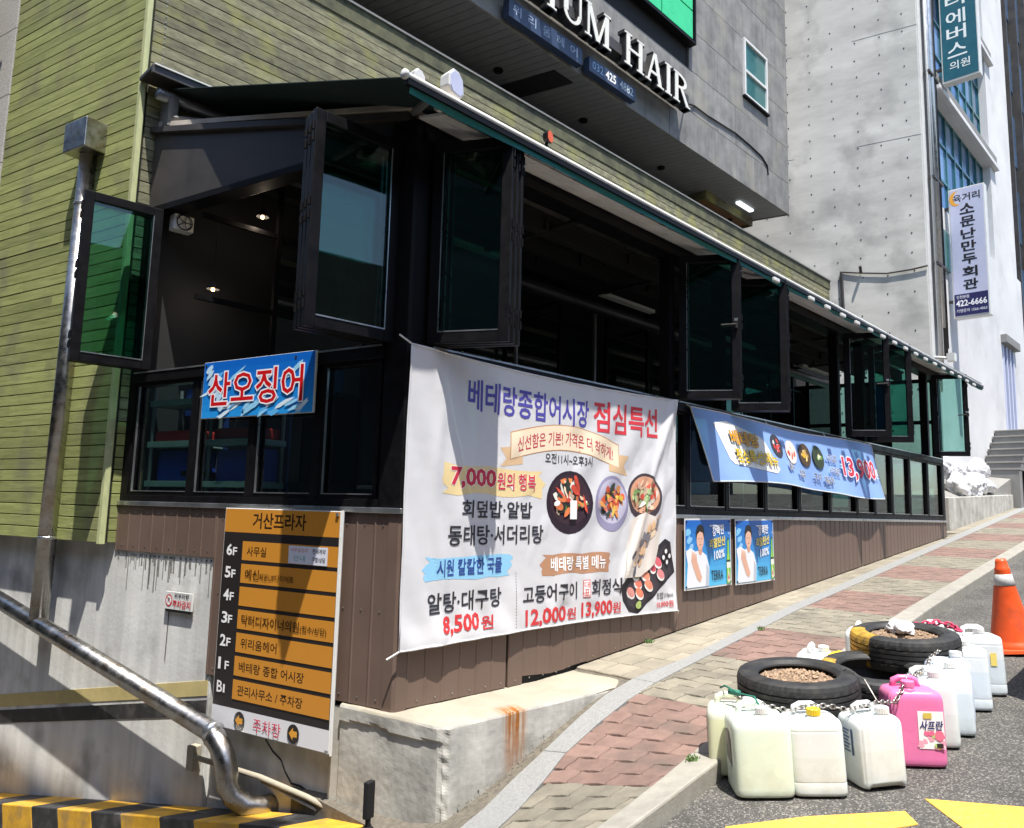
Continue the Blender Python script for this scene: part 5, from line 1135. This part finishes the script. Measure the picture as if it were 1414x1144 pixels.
for (x0, x1, z0, z1) in ops:
    NBX((x0, 4.82, z0), (x1, 4.88, z1), 'glazing_back', M['dark'])
    n = 7; xsn = [x0+(x1-x0)*i/n for i in range(n+1)]; zs = [z0, z0+(z1-z0)*.36, z0+(z1-z0)*.7, z1]
    for i in range(n):
        for j in range(3): NBX((xsn[i]+.03, 4.72+random.uniform(-.004, .004), zs[j]+.03), (xsn[i+1]-.03, 4.76, zs[j+1]-.03), 'glass_pane', M['blueglass' if (i*3+j*5) % 4 else 'blueglass2'])
    for i in range(n+1): NBX((xsn[i]-.03, 4.68, z0), (xsn[i]+.03, 4.78, z1), 'mullion', M['tealpane'])
    for j in range(4): NBX((x0, 4.685, zs[j]-.03), (x1, 4.775, zs[j]+.03), 'transom', M['tealpane'])
for z0 in (9.64, 12.76, 16.2):
    NBX((18.0, 4.38, z0), (23.62, 4.498, z0+.12), 'canopy_ledge', M['white'], .01); NBX((18.0, 4.43, z0+.12), (23.62, 4.498, z0+.40), 'canopy_ledge', M['step'], .01)
NBX((17.9, 4.44, 5.45), (18.45, 4.51, 6.35), 'small_window', M['tealpane'], .01)
NBX((23.35, 4.6, 2.2), (24.6, 4.64, 4.72), 'tall_window', M['tealpane'])
for x_ in (23.37, 23.78, 24.18, 24.57): NBX((x_-.05, 4.48, 2.2), (x_+.05, 4.6, 4.72), 'window_post', M['lilac'], .005)
NBX((23.2, 4.36, 4.73), (24.85, 4.499, 4.95), 'window_hood', M['step'], .01)
for (x_, r_, m_, z0, z1) in ((17.22, .035, 'pole', 3.0, 18), (17.38, .06, 'alu', 4.0, 18), (17.56, .04, 'greysheet', 3.4, 18), (17.68, .03, 'black', 3.6, 18), (17.10, .025, 'signedge', 2.6, 18)):
    q = MB(); q.tube([(x_-16.9, -.10, z0), (x_-16.9, -.10, z1)], r_, 10); q.build('pipe', M[m_], nb, smooth=True)
for z_ in (5.3, 7.2, 9.6, 12): NBX((17.08, 4.34, z_), (17.75, 4.46, z_+.06), 'pipe_bracket', M['greysheet'])
q = MB(); q.tube([(.03, -.05, 3.3), (.03, -.3, 3.25)], .03, 8); q.box((-.05, -.42, 3.18), (.12, -.28, 3.34)); q.build('camera_arm', M['signedge'], nb)
q = MB(); 
q.tube([(-1.67, -.02, 5.34), (-1.27, -.03, 5.26), (-.77, -.03, 5.18), (-.3, -.03, 5.20), (0, -.03, 5.24)], .018, 6); q.tube([(-1.66, -.03, 5.34), (-1.64, -.03, 4.2)], .035, 6); q.tube([(-1.27, -.03, 5.26), (-1.27, -.16, 5.38)], .03, 8); o = q.build('wall_cable', M['greysheet'], nb); o.rotation_euler = (0, 0, RZL)
# blade signs
def blade(name, lab, X, y0, wd, z0, z1, m, th=.22):
    t = thing(name, lab, 'sign', (X, y0, z0), -math.pi/2)
    q = MB(); q.box((0, 0, 0), (wd, th, z1-z0)); q.build('casing', M['signedge'], t, bevel=.006)
    q = MB(); q.box((.025, -.006, .05), (wd-.025, -.001, z1-z0-.03)); q.build('face', M[m], t)
    for z in (.4, z1-z0-.4): q = MB(); q.box((-.22, .05, z-.03), (.0, .11, z+.03)); q.build('arm', M['greysheet'], t)
    return t
s1_ = blade('clinic_sign', 'teal hanging blade sign with white vertical Korean letters high on the white building', 18.1, 4.35, .74, 9.74, 13.6, 'tealsign')
p = Print(lambda u, v, o: (u, -(.0065+o), v-9.74))
for ch, z, hh in (('닥', 12.4, .36), ('터', 11.50, .34), ('에', 11.07, .33), ('버', 10.68, .34), ('스', 10.30, .32)): p.text(ch, .13, z if ch != '닥' else 11.92, hh, (236, 244, 244), w=.38, bold=.02)
p.text('의원', .16, 10.0, .20, (236, 244, 244), w=.40, bold=.02); p.build('lettering', s1_)
s2_ = blade('dumpling_sign', 'lilac blade sign with black vertical Korean letters and the number 422-6666', 18.3, 4.40, .70, 4.37, 7.31, 'lilac')
p = Print(lambda u, v, o: (u, -(.0065+o), v-4.37))
p.rect(.03, 4.42, .67, 4.90, (38, 38, 92), 9); p.ell(.15, 7.08, .13, .17, (236, 170, 60), 0, 20, sub=9); p.ell(.20, 7.09, .10, .15, (200, 204, 228), 0, 20, sub=9)
p.text('육거리', .09, 6.99, .17, (30, 30, 36), w=.52, bold=.04)
for ch, z in (('소', 6.70), ('문', 6.41), ('난', 6.13), ('만', 5.85), ('두', 5.56), ('회', 5.27), ('관', 4.99)): p.text(ch, .22, z, .22, (26, 26, 32), w=.27, bold=.05)
p.text('인천본점', .07, 4.80, .07, (230, 232, 244), w=.24, bold=.02); p.text('422-6666', .06, 4.63, .13, (244, 244, 250), w=.58, bold=.03); p.text('가맹문의 1566-4863', .06, 4.49, .075, (220, 222, 236), w=.58, bold=.02); p.build('lettering', s2_)
# dark building beyond
db = thing('dark_building', 'dark metal clad building beyond the white one at the right edge', 'building', (26.6, 4.9, 0), 0)
q = MB(); q.box((.0, .6, -1), (16, 8, 22)); q.build('cladding', M['dark3'], db)
for k in range(8):
    q = MB(); q.box((.4+1.9*k, .35, 0), (.5+1.9*k, .6, 22)); q.build('fin', M['greysheet'], db)
    for j in range(7): q = MB(); q.box((.55+1.9*k, .57, 1.2+3*j), (2.2+1.9*k, .598, 3.2+3*j)); q.build('window', M['blueglass'], db)
for j in range(7): q = MB(); q.box((-.9, .0, 4.6+2.2*j), (-.05, .6, 4.75+2.2*j)); q.build('side_ledge', M['white'], db); q = MB(); q.box((-.7, .1, 3.6+2.2*j), (-.06, .6, 4.4+2.2*j)); q.build('side_box', M['black'], db)
# terrace, low wall, stairs
q = MB(); q.hexa([(14.9, 3.80, -.6), (20.25, 3.86, -.6), (20.25, 4.04, -.6), (14.9, 3.98, -.6)], [(14.9, 3.80, .39), (20.25, 3.86, .60), (20.25, 4.04, .60), (14.9, 3.98, .39)]); lw_ = q.build('low_wall', M['ledge'], bevel=.012); tag(lw_, 'low stained concrete wall in front of the rubbish bags', 'wall')
q = MB(); V_ = [(14.3, 3.99, .36), (19, 4.04, .57), (20.3, 3.90, .96), (21.2, 3.90, .98), (14.3, 4.6, .38), (19, 4.6, .84), (20.3, 4.6, 1.04), (21.2, 4.6, 1.06)]
q.add(V_+[(x, y, z-.6) for x, y, z in V_], [(0, 1, 5, 4), (1, 2, 6, 5), (2, 3, 7, 6), (0, 8, 9, 1), (1, 9, 10, 2), (2, 10, 11, 3)]); struct(q.build('terrace', M['terr']))
stp = thing('stairs', 'grey stone steps rising beside the white building at the right edge', 'stairs', (20.3, 3.50, 0), 0)
for i in range(7): q = MB(); q.box((.26*i, .22, .2), (.26*(i+1)+.3, .98, 1.02+.175*(i+1)-.03)); q.build('riser', M['step'], stp, bevel=.004); q = MB(); q.box((.26*i-.02, .21, 1.02+.175*(i+1)-.03), (.26*(i+1), .985, 1.02+.175*(i+1))); q.build('tread', M['terr'], stp, bevel=.004)
q = MB(); q.box((1.82, .22, .2), (8, .98, 2.2)); q.build('landing', M['terr'], stp)
def bagmesh(seed, sx, sy, sz, knot):
    rnd = random.Random(seed); bm = bmesh.new(); bmesh.ops.create_icosphere(bm, subdivisions=5, radius=1)
    dirs = [(Vector((rnd.uniform(-1, 1), rnd.uniform(-1, 1), rnd.uniform(-1, 1))).normalized(), rnd.uniform(4, 9), rnd.uniform(0, 6), rnd.uniform(.015, .045)) for _ in range(14)]
    for v in bm.verts:
        n = v.co.normalized(); r = 1+sum(a*math.sin(f*n.dot(d)+p_) for d, f, p_, a in dirs)
        w0 = Vector((seed*3.1, seed, 0)); r += .22*(.35-abs(noise.noise(n*2.3+w0)))+.14*(.3-abs(noise.noise(n*5+w0)))+.07*(.3-abs(noise.noise(n*11+w0)))
        z = n.z*r
        if n.z > .82: z += (n.z-.82)*knot
        v.co = Vector((n.x*r*sx, n.y*r*sy, max(z, -.72)*sz))
    me = bpy.data.meshes.new('bag'); bm.to_mesh(me); bm.free(); me.materials.append(M['bag']); me.polygons.foreach_set('use_smooth', [True]*len(me.polygons)); return me
for i, (x, y, z, a, c_, d_, lab) in enumerate(((16.75, 4.10, .60, .36, .22, .26, 'front left white rubbish bag with reddish waste on the terrace'), (16.85, 4.34, .98, .30, .2, .22, 'upper left pale rubbish bag against the white wall'),
        (17.5, 4.10, .62, .36, .22, .24, 'bluish white rubbish bag second from the left in the heap'), (18.2, 4.16, .72, .40, .24, .24, 'round white rubbish bag in the middle of the heap'), (17.75, 4.36, 1.0, .30, .18, .20, 'white bag resting on top of the middle of the heap'),
        (19.1, 4.28, 1.02, .44, .2, .28, 'rightmost rubbish bag of the heap beside the grey steps'), (18.9, 4.10, .72, .30, .16, .16, 'small crumpled white bag at the foot of the heap'))):
    me = bagmesh(i+3, a, c_, d_, 1.2); o = link('rubbish_bag', me); o.location = (x, y, z); tag(o, lab, 'rubbish bag', 'white rubbish bags heaped on the terrace')
# ------------------------------------------------------------------ tyres
def tyre(name, lab, loc, R, W, tilt=(0, 0), yellow=None, fill=None, rot=0):
    t = thing(name, lab, 'tyre', loc, rot); t.rotation_euler = (tilt[0], tilt[1], rot)
    n = 120; q = MB(); H = W/2
    prof = [(R*.64, -H*.80), (R*.70, -H*.97), (R*.80, -H*1.0), (R*.90, -H*.97), (R*.965, -H*.88), (R*.99, -H*.70)]
    for k, zc in enumerate((-.42, -.14, .14, .42)):
        prof += [(R, H*(zc-.12)), (R, H*zc-.004), (R*.965, H*zc-.0035), (R*.965, H*zc+.0035), (R, H*zc+.004)]
    prof += [(R, H*.56), (R*.99, H*.70), (R*.965, H*.88), (R*.90, H*.97), (R*.80, H*1.0), (R*.70, H*.97), (R*.64, H*.80), (R*.63, H*.72), (R*.70, H*.6), (R*.78, 0), (R*.70, -H*.6), (R*.63, -H*.72), (R*.64, -H*.80)]
    V = []
    for r, z in prof:
        for i in range(n):
            a = i*math.tau/n; rr = r
            if r > R*.94 and abs(z) > H*.5 and i % 4 == 0: rr -= .003
            if r > R*.999 and abs(z) > H*.3 and i % 4 == 2: rr -= .002
            V.append((rr*math.cos(a), rr*math.sin(a), z+H))
    F = [(j*n+i, j*n+(i+1) % n, (j+1)*n+(i+1) % n, (j+1)*n+i) for j in range(len(prof)-1) for i in range(n)]
    q.add(V, F)
    if yellow:
        for fi, f in enumerate(F):
            a = math.degrees(math.atan2(V[f[0]][1], V[f[0]][0]))
            for (a0, a1) in yellow:
                if a0 < a < a1 and (V[f[0]][0]**2+V[f[0]][1]**2)**.5 > R*.72: q.m[fi] = 1
    q.build('carcass', [M['rubber'], M['tyre_y']], t, smooth=False)
    if fill:
        g = MB(); random.seed(5); nn = 24
        for j in range(9):
            for i in range(nn): r = R*.70*(j/8)**.8; a = i*math.tau/nn; g.v.append((r*math.cos(a), r*math.sin(a), W*fill+.03*(1-(j/8)**2)+random.uniform(-.012, .012)))
        g.f = [(j*nn+i, j*nn+(i+1) % nn, (j+1)*nn+(i+1) % nn, (j+1)*nn+i) for j in range(8) for i in range(nn)]; g.m = [0]*len(g.f)
        g.build('earth_fill', M['gravel'], t, fix=True)
        g = MB()
        for i in range(420):
            r = R*.66*math.sqrt(random.random()); a = random.uniform(0, math.tau); s_ = random.uniform(.004, .014); zc = W*fill+.03*(1-(r/(R*.7))**2)
            c_ = Vector((r*math.cos(a), r*math.sin(a), zc+s_*.5)); vs = [c_+Vector((random.uniform(.6, 1)*s_*x_, random.uniform(.6, 1)*s_*y_, random.uniform(.5, .9)*s_*z_)) for x_, y_, z_ in ((1, 0, 0), (-1, 0, 0), (0, 1, 0), (0, -1, 0), (0, 0, 1), (0, 0, -1))]
            g.add(vs, [(0, 2, 4), (2, 1, 4), (1, 3, 4), (3, 0, 4), (2, 0, 5), (1, 2, 5), (3, 1, 5), (0, 3, 5)])
        stuff(g.build('stones', M['gravel'], t))
    return t
def gz(x, y): return hroad(x, y)
SL = -math.atan(.0893)
tyre('car_tyre', 'lowest black tyre hidden under the front earth filled tyre', (4.22, 1.88, gz(4.22, 1.88)), .30, .19, (0, SL))
tyre('car_tyre', 'front black tyre filled with brown gravel behind the white cans', (4.17, 1.84, gz(4.17, 1.84)+.205), .315, .21, (0, SL), fill=.70)
tyre('car_tyre', 'leaning tyre with a yellow painted patch between the two filled tyres', (4.82, 1.66, gz(4.82, 1.66)+.12), .31, .21, (.06, SL-.05), yellow=[(-112, -66), (95, 150)])
tyre('car_tyre', 'bottom black tyre under the rear tyre holding the white sack', (5.30, 1.66, gz(5.30, 1.66)), .31, .19, (0, SL))
tyre('car_tyre', 'rear tyre with a yellow painted side and a white sack on its gravel', (5.27, 1.63, gz(5.27, 1.63)+.25), .315, .20, (0, SL), yellow=[(100, 158)], fill=.74)
bm_ = bagmesh(21, .13, .08, .045, .2); o = link('white_sack', bm_); o.location = (5.30, 1.66, gz(5.27, 1.63)+.455); o.rotation_euler = (0, 0, .4); tag(o, 'crumpled white sack lying on the gravel of the rear tyre', 'sack')
me = bagmesh(31, .10, .07, .05, .6); me.materials[0] = M['capy']; o = link('yellow_wrapper', me); o.location = (4.95, 1.93, gz(4.95, 1.93)+.28); tag(o, 'yellow and red wrapper bag beside the painted tyre', 'bag')
# ------------------------------------------------------------------ plastic cans
def can(lab, x, y, rot, w_=.29, d_=.25, hh=.36, m='pl_w', cap='capw', capx=.0, grp='plastic water cans chained round the tyres', groove=None, label=None, kind=0, dz=0, tilt=(0, 0)):
    t = thing('plastic_can', lab, 'can', (x, y, gz(x, y)+.004+dz), rot, grp); t.rotation_euler = (tilt[0], SL*math.cos(rot)+tilt[1], rot)
    n = 56; q = MB()
    lv = [(0, .80), (.004, .90), (.016, .965), (.04, .995), (.10, 1), (.5, 1.0), (.80, 1.0), (.855, .985), (.90, .93), (.93, .84), (.945, .70), (.95, .3), (.95, .0)] if kind != 1 else [(0, .88), (.006, .95), (.02, .99), (.05, 1), (.16, 1), (.163, .997), (.168, .990), (.176, .990), (.181, .997), (.19, .998), (.3, .997), (.5, .994), (.77, .986), (.785, .985), (.79, .977), (.798, .977), (.803, .983), (.815, .982), (.88, .965), (.915, .92), (.935, .80), (.95, .4), (.952, 0)]
    for zf, k in lv:
        for i in range(n):
            a = i*math.tau/n; ca, sa = math.cos(a), math.sin(a); e = 2/6.5
            px = math.copysign(abs(ca)**e, ca)*w_/2*k; py = math.copysign(abs(sa)**e, sa)*d_/2*k
            if groove and .06 < zf < .86:
                ad = math.degrees(a) % 360
                if groove[0] < ad < groove[1] and i % 3 == 0: px *= .965; py *= .965
            zz = zf*hh
            if kind == 2 and zf < .03 and abs(ca) < .35: zz += .012
            q.v.append((px, py, zz))
    q.f = [(j*n+i, j*n+(i+1) % n, (j+1)*n+(i+1) % n, (j+1)*n+i) for j in range(len(lv)-1) for i in range(n)]+[tuple(reversed(range(n)))]; q.m = [0]*len(q.f)
    q.build('body', M[m], t, smooth=True)
    top = hh*.95
    q = MB(); q.tube([(-w_*.30, d_*.08, top-.012), (-w_*.27, d_*.08, top+.028), (-w_*.16, d_*.08, top+.040), (w_*.05, d_*.08, top+.040), (w_*.14, d_*.08, top+.028), (w_*.17, d_*.08, top-.012)], .016, 10); q.build('handle', M[m], t, smooth=True)
    q = MB(); cx, cy = capx*w_, -d_*.28
    q.lathe([(.034, top-.012), (.034, top+.006), (.026, top+.008), (.026, top+.012)], 20, c=(cx, cy, 0)); q.build('neck', M[m], t, smooth=True)
    q = MB(); cv = [(0, top+.042), (.026, top+.042), (.031, top+.038), (.031, top+.012), (.0, top+.012)]
    nn = 40; q.add([((r+(.0018 if (i % 2 and 0 < j < 4) else 0)*(1 if r else 0))*math.cos(i*math.tau/nn)+cx, (r+(.0018 if (i % 2 and 0 < j < 4) else 0)*(1 if r else 0))*math.sin(i*math.tau/nn)+cy, z) for j, (r, z) in enumerate(cv) for i in range(nn)], [(j*nn+i, j*nn+(i+1) % nn, (j+1)*nn+(i+1) % nn, (j+1)*nn+i) for j in range(4) for i in range(nn)]); q.build('cap', M[cap], t)
    return t
r1 = math.radians(-51)
c1 = can('yellowish can at the left end, half hidden behind the large pale can', 3.69, 1.965, math.radians(-60), .25, .21, .345, 'pl_y', capx=.3)
c2 = can('large pale green can with a torn grey label on its left side', 3.565, 1.765, math.radians(-50), .275, .235, .375, 'pl_g', capx=.05)
c3 = can('milky can with a yellow cap, between the two tallest pale cans', 3.735, 1.575, math.radians(-51), .25, .22, .36, 'pl_w', 'capy', kind=1)
c4 = can('white can with a notched foot standing left of the pink can', 3.99, 1.395, math.radians(-38), .235, .21, .335, 'pl_w', groove=(225, 300), kind=2, capx=.15)
c5 = can('bright pink fabric softener can with a paper label', 4.36, 1.325, math.radians(-55), .265, .21, .385, 'pink', 'pink', groove=(180, 235), capx=-.1, tilt=(0, .02))
c6 = can('milky can with grey liquid just behind the pink can', 4.68, 1.33, math.radians(-62), .25, .21, .36, 'pl_w', capx=.1)
c7 = can('pale blue can, second behind the pink can', 4.92, 1.31, math.radians(-66), .25, .21, .36, 'pl_lb', capx=.1)
c8 = can('light blue can in the middle of the rear row', 5.13, 1.36, math.radians(-64), .25, .21, .37, 'pl_b', capx=.2)
c9 = can('milky can second from the cone in the rear row', 5.42, 1.34, math.radians(-60), .25, .22, .38, 'pl_lb', kind=1)
c10 = can('milky can with a yellow sticker, nearest the traffic cone', 5.79, 1.34, math.radians(-62), .26, .22, .385, 'pl_lb', kind=1)
c11 = can('white can behind the rear tyre on the road side', 5.90, 1.62, math.radians(-80), .24, .2, .36, 'pl_w')
c12 = can('white can standing on the kerb side of the rear tyre', 5.72, 2.05, math.radians(10), .20, .2, .34, 'pl_w')
c13 = can('white can behind the painted tyre at the kerb', 4.98, 2.08, math.radians(10), .22, .2, .33, 'pl_w')
# can labels
p = Print(lambda u, v, o: (u, -(.106+o), v)); p.rect(-.005, .09, .115, .27, (250, 246, 246), 9); 
for i in range(16): p.ell(random.uniform(.0, .11), random.uniform(.10, .17), .014, .012, random.choice([(244, 170, 190), (250, 214, 120), (236, 110, 150), (180, 210, 130)]), 0, 9, .3, sub=9)
p.ell(.09, .155, .022, .026, (238, 120, 150), 0, 12, sub=9); p.rect(.02, .235, .06, .262, (214, 190, 90), 9); p.text('사프란', .0, .180, .045, (40, 50, 110), w=.105, bold=.05, shear=.15); p.rect(.075, .097, .105, .118, (40, 40, 44), 9); p.build('paper_label', c5, 'printgloss')
p = Print(lambda u, v, o: (-(.1385+o), u, v)); p.poly([(-.06, .12), (.05, .15), (.05, .26), (.02, .28), (-.02, .27), (-.05, .24)], (120, 118, 112), 9); p.poly([(-.02, .28), (.06, .27), (.04, .23), (.06, .19), (.01, .21)], (160, 154, 146), 9); p.build('torn_label', c2)
p = Print(lambda u, v, o: (-(.126+o), u, v)); p.rect(-.07, .12, .07, .29, (206, 210, 216), 9)
for i in range(9): p.rect(-.06, .135+.016*i, .06-.02*(i % 3), .139+.016*i, (90, 94, 104), 9)
p.rect(-.06, .20, .06, .206, (50, 50, 60), 9); p.build('paper_label', c1)
p = Print(lambda u, v, o: (u, -(.1115+o), v)); p.rect(.04, .18, .075, .26, (244, 220, 120), 9); p.build('sticker', c10)
p = Print(lambda u, v, o: (-(.1185+o), u, v)); p.rect(-.045, .14, -.03, .26, (70, 90, 120), 9)
for i in range(7): p.rect(-.02+.012*(i % 2), .15+.016*i, .03, .158+.016*i, (90, 110, 140), 9)
p.build('printed_marks', c4)
# chain
def chain(pts, link_l=.030, r=.0034, m='chain', lab='', rr=.010):
    q = MB(); P_ = [Vector(p_) for p_ in pts]; d = 0; L = 0; seg = []
    samples = []
    for a, c_ in zip(P_, P_[1:]):
        n = max(2, int((c_-a).length/.005))
        for i in range(n): samples.append(a.lerp(c_, i/n)-Vector((0, 0, 1))*0)
    acc = 0; last = samples[0]; k = 0; prev = samples[0]
    for s_ in samples[1:]:
        acc += (s_-prev).length; prev = s_
        if acc >= link_l*.78:
            dirv = (s_-last).normalized(); mid = (s_+last)/2; side = dirv.cross(Vector((0, 0, 1))).normalized(); upv = side.cross(dirv)
            if k % 2: side = upv
            pts2 = []
            for i in range(12):
                a = i*math.tau/12; pts2.append(mid+dirv*(math.cos(a)*link_l*.56)+side*(math.sin(a)*rr))
            q.tube(pts2, r, 5, closed=True); last = s_; acc = 0; k += 1
    return q
def tp(x, y, e): return (x, y, gz(x, y)+e)
cpts = [tp(3.69, 1.96, .37), tp(3.60, 1.85, .38), tp(3.57, 1.74, .395), tp(3.65, 1.66, .365), tp(3.72, 1.59, .385), tp(3.80, 1.53, .375), tp(3.87, 1.47, .35), tp(3.96, 1.41, .36), tp(4.04, 1.39, .36), tp(4.18, 1.35, .33), tp(4.28, 1.33, .40), tp(4.42, 1.36, .41), tp(4.55, 1.36, .37), tp(4.68, 1.36, .39), tp(4.80, 1.37, .37), tp(4.92, 1.39, .39), tp(5.10, 1.38, .40), tp(5.28, 1.38, .385), tp(5.42, 1.36, .41), tp(5.58, 1.38, .395)]
q = chain(cpts); tag(q.build('steel_chain', M['chain'], smooth=True), 'galvanised chain looped through the handles of the plastic cans', 'chain')
q = chain([tp(5.60, 1.40, .41), tp(5.68, 1.46, .42), tp(5.66, 1.54, .44), tp(5.58, 1.62, .43), tp(5.50, 1.66, .43)], .045, .007, rr=.016)
M['red_tape'] = mat('red_plastic_tape', (.55, .05, .12), .5); tag(q.build('red_chain', M['red_tape'], smooth=True), 'red plastic rope twisted round the chain by the rear tyre', 'rope')
q = MB(); q.tube([tp(4.33, 1.72, .36), tp(4.28, 1.62, .43), tp(4.20, 1.50, .41), tp(4.14, 1.42, .33)], .0035, 5); tag(q.build('wire', M['chain']), 'thin bent wire from the front tyre down to the chain', 'wire')
q = MB(); q.tube([tp(3.72, 2.06, .385), tp(3.66, 2.0, .42), tp(3.60, 1.9, .415), tp(3.58, 1.8, .42), tp(3.53, 1.75, .40)], .005, 6); q.tube([tp(3.63, 1.96, .405), tp(3.62, 1.9, .41)], .016, 6); tag(q.build('green_cord', mat('green_cord', (.02, .16, .11), .6), smooth=True), 'dark green cord tied to the handle of the large pale can', 'cord')
# cone
cn = thing('traffic_cone', 'orange traffic cone with a white reflective band beside the kerb', 'traffic cone', (7.02, 1.39, gz(7.02, 1.39)+.012), .5); cn.rotation_euler = (Matrix.Rotation(math.radians(5.5), 3, Vector((-.715, -.7, 0))) @ Matrix.Rotation(.5, 3, 'Z')).to_euler()
q = MB(); q.hexa([(-.19, -.17, 0), (-.17, -.19, 0), (.17, -.19, 0), (.19, -.17, 0), (.19, .17, 0), (.17, .19, 0), (-.17, .19, 0), (-.19, .17, 0)], [(-.185, -.165, .03), (-.165, -.185, .03), (.165, -.185, .03), (.185, -.165, .03), (.185, .165, .03), (.165, .185, .03), (-.165, .185, .03), (-.185, .165, .03)]); q.build('base', M['orange'], cn, bevel=.004)
q = MB(); q.lathe([(.168, .03), (.165, .055), (.150, .07), (.146, .085), (.052, .60), (.054, .615), (.046, .625), (.040, .67), (.034, .69), (.028, .69), (.028, .6)], 40); q.build('body', M['orange'], cn, smooth=True)
rc = lambda z: .146-(.146-.052)*(z-.085)/.515
q = MB(); q.lathe([(rc(.49)+.002, .49), (rc(.49)+.0035, .491), (rc(.575)+.0035, .574), (rc(.575)+.002, .575)], 40); q.build('reflective_band', M['reflw'], cn, smooth=True)
# weeds at the kerb
q = MB(); random.seed(3)
for (cx, cy, r, n) in ((3.50, 2.10, .035, 60), (5.3, 3.57, .04, 60), (6.2, 3.05, .03, 40)):
    for i in range(n):
        a = random.uniform(0, math.tau); rr = r*random.random(); x, y = cx+rr*math.cos(a), cy+rr*math.sin(a); z = h(x, y); hh = random.uniform(.01, .03); dx, dy = random.uniform(-.012, .012), random.uniform(-.012, .012)
        q.add([(x-.003, y, z), (x+.003, y, z), (x+dx+.004, y+dy, z+hh), (x+dx-.002, y+dy+.004, z+hh)], [(0, 1, 2, 3)])
stuff(tag(q.build('kerb_weeds', mat('weed_leaf', (.07, .13, .03), .7, var=.4, scale=60)), 'tiny green weeds growing out of the pavement joints', 'weeds'))
# things outside the picture that shade or reflect
q = MB(); q.hexa([(.20, 5.9, 5.10), (1.02, 1.9, 5.10), (1.20, 1.9, 5.10), (.38, 5.9, 5.10)], [(.20, 5.9, 5.22), (1.02, 1.9, 5.22), (1.20, 1.9, 5.22), (.38, 5.9, 5.22)]); tag(q.build('shadow_beam', M['greysheet']), 'unseen long beam added to shade the lower concrete wall', 'beam')  # beam added out of view to cast the diagonal shadow on the wall
q = MB(); q.box((0, 0, 0), (.85, .04, .95)); o = q.build('shadow_board', M['black']); o.location = (5.68, .93, gz(5.68, .93)); tag(o, 'unseen board added to cast a dark shadow near the traffic cone', 'board')  # unseen board, added so that its shadow falls beside the cone
ob = thing('street_building', 'plain brown building across the street from the restaurant', 'building', (0, -14, 0))
q = MB(); q.box((-30, -6, -4), (40, 0, 8)); q.build('wall', mat('brown_brick_wall', (.16, .12, .10), .85, var=.2, scale=3), ob)
lbld = thing('side_building', 'grey building on the far side of the basement ramp', 'building', (-9, 0, 0))
q = MB(); q.box((-8, -34, -4), (0, 45, 11)); q.build('wall', mat('dark_grey_wall', (.035, .04, .04), .85, var=.2, scale=2), lbld)
for i in range(5):
    for j in range(3): q = MB(); q.box((.0, -4+4*i, .5+3.4*j), (.03, -1.6+4*i, 2.4+3.4*j)); q.build('window', M['dark3'], lbld)
for i in range(16):
    for j in range(2): q = MB(); q.box((-28+4.2*i, .0, 0+3.6*j), (-25.6+4.2*i, .03, 1.9+3.6*j)); q.build('window', M['blueglass'], ob)
for o in bpy.data.objects:
    if o.type == 'MESH' and o.name.split('.')[0] in ('hinge', 'fixing', 'screw', 'screw_heads', 'nail_heads', 'eyelet', 'eyelet', 'tie_cord'): o['kind'] = 'stuff'
bpy.data.objects.remove(_to); bpy.data.scenes.remove(_ts)
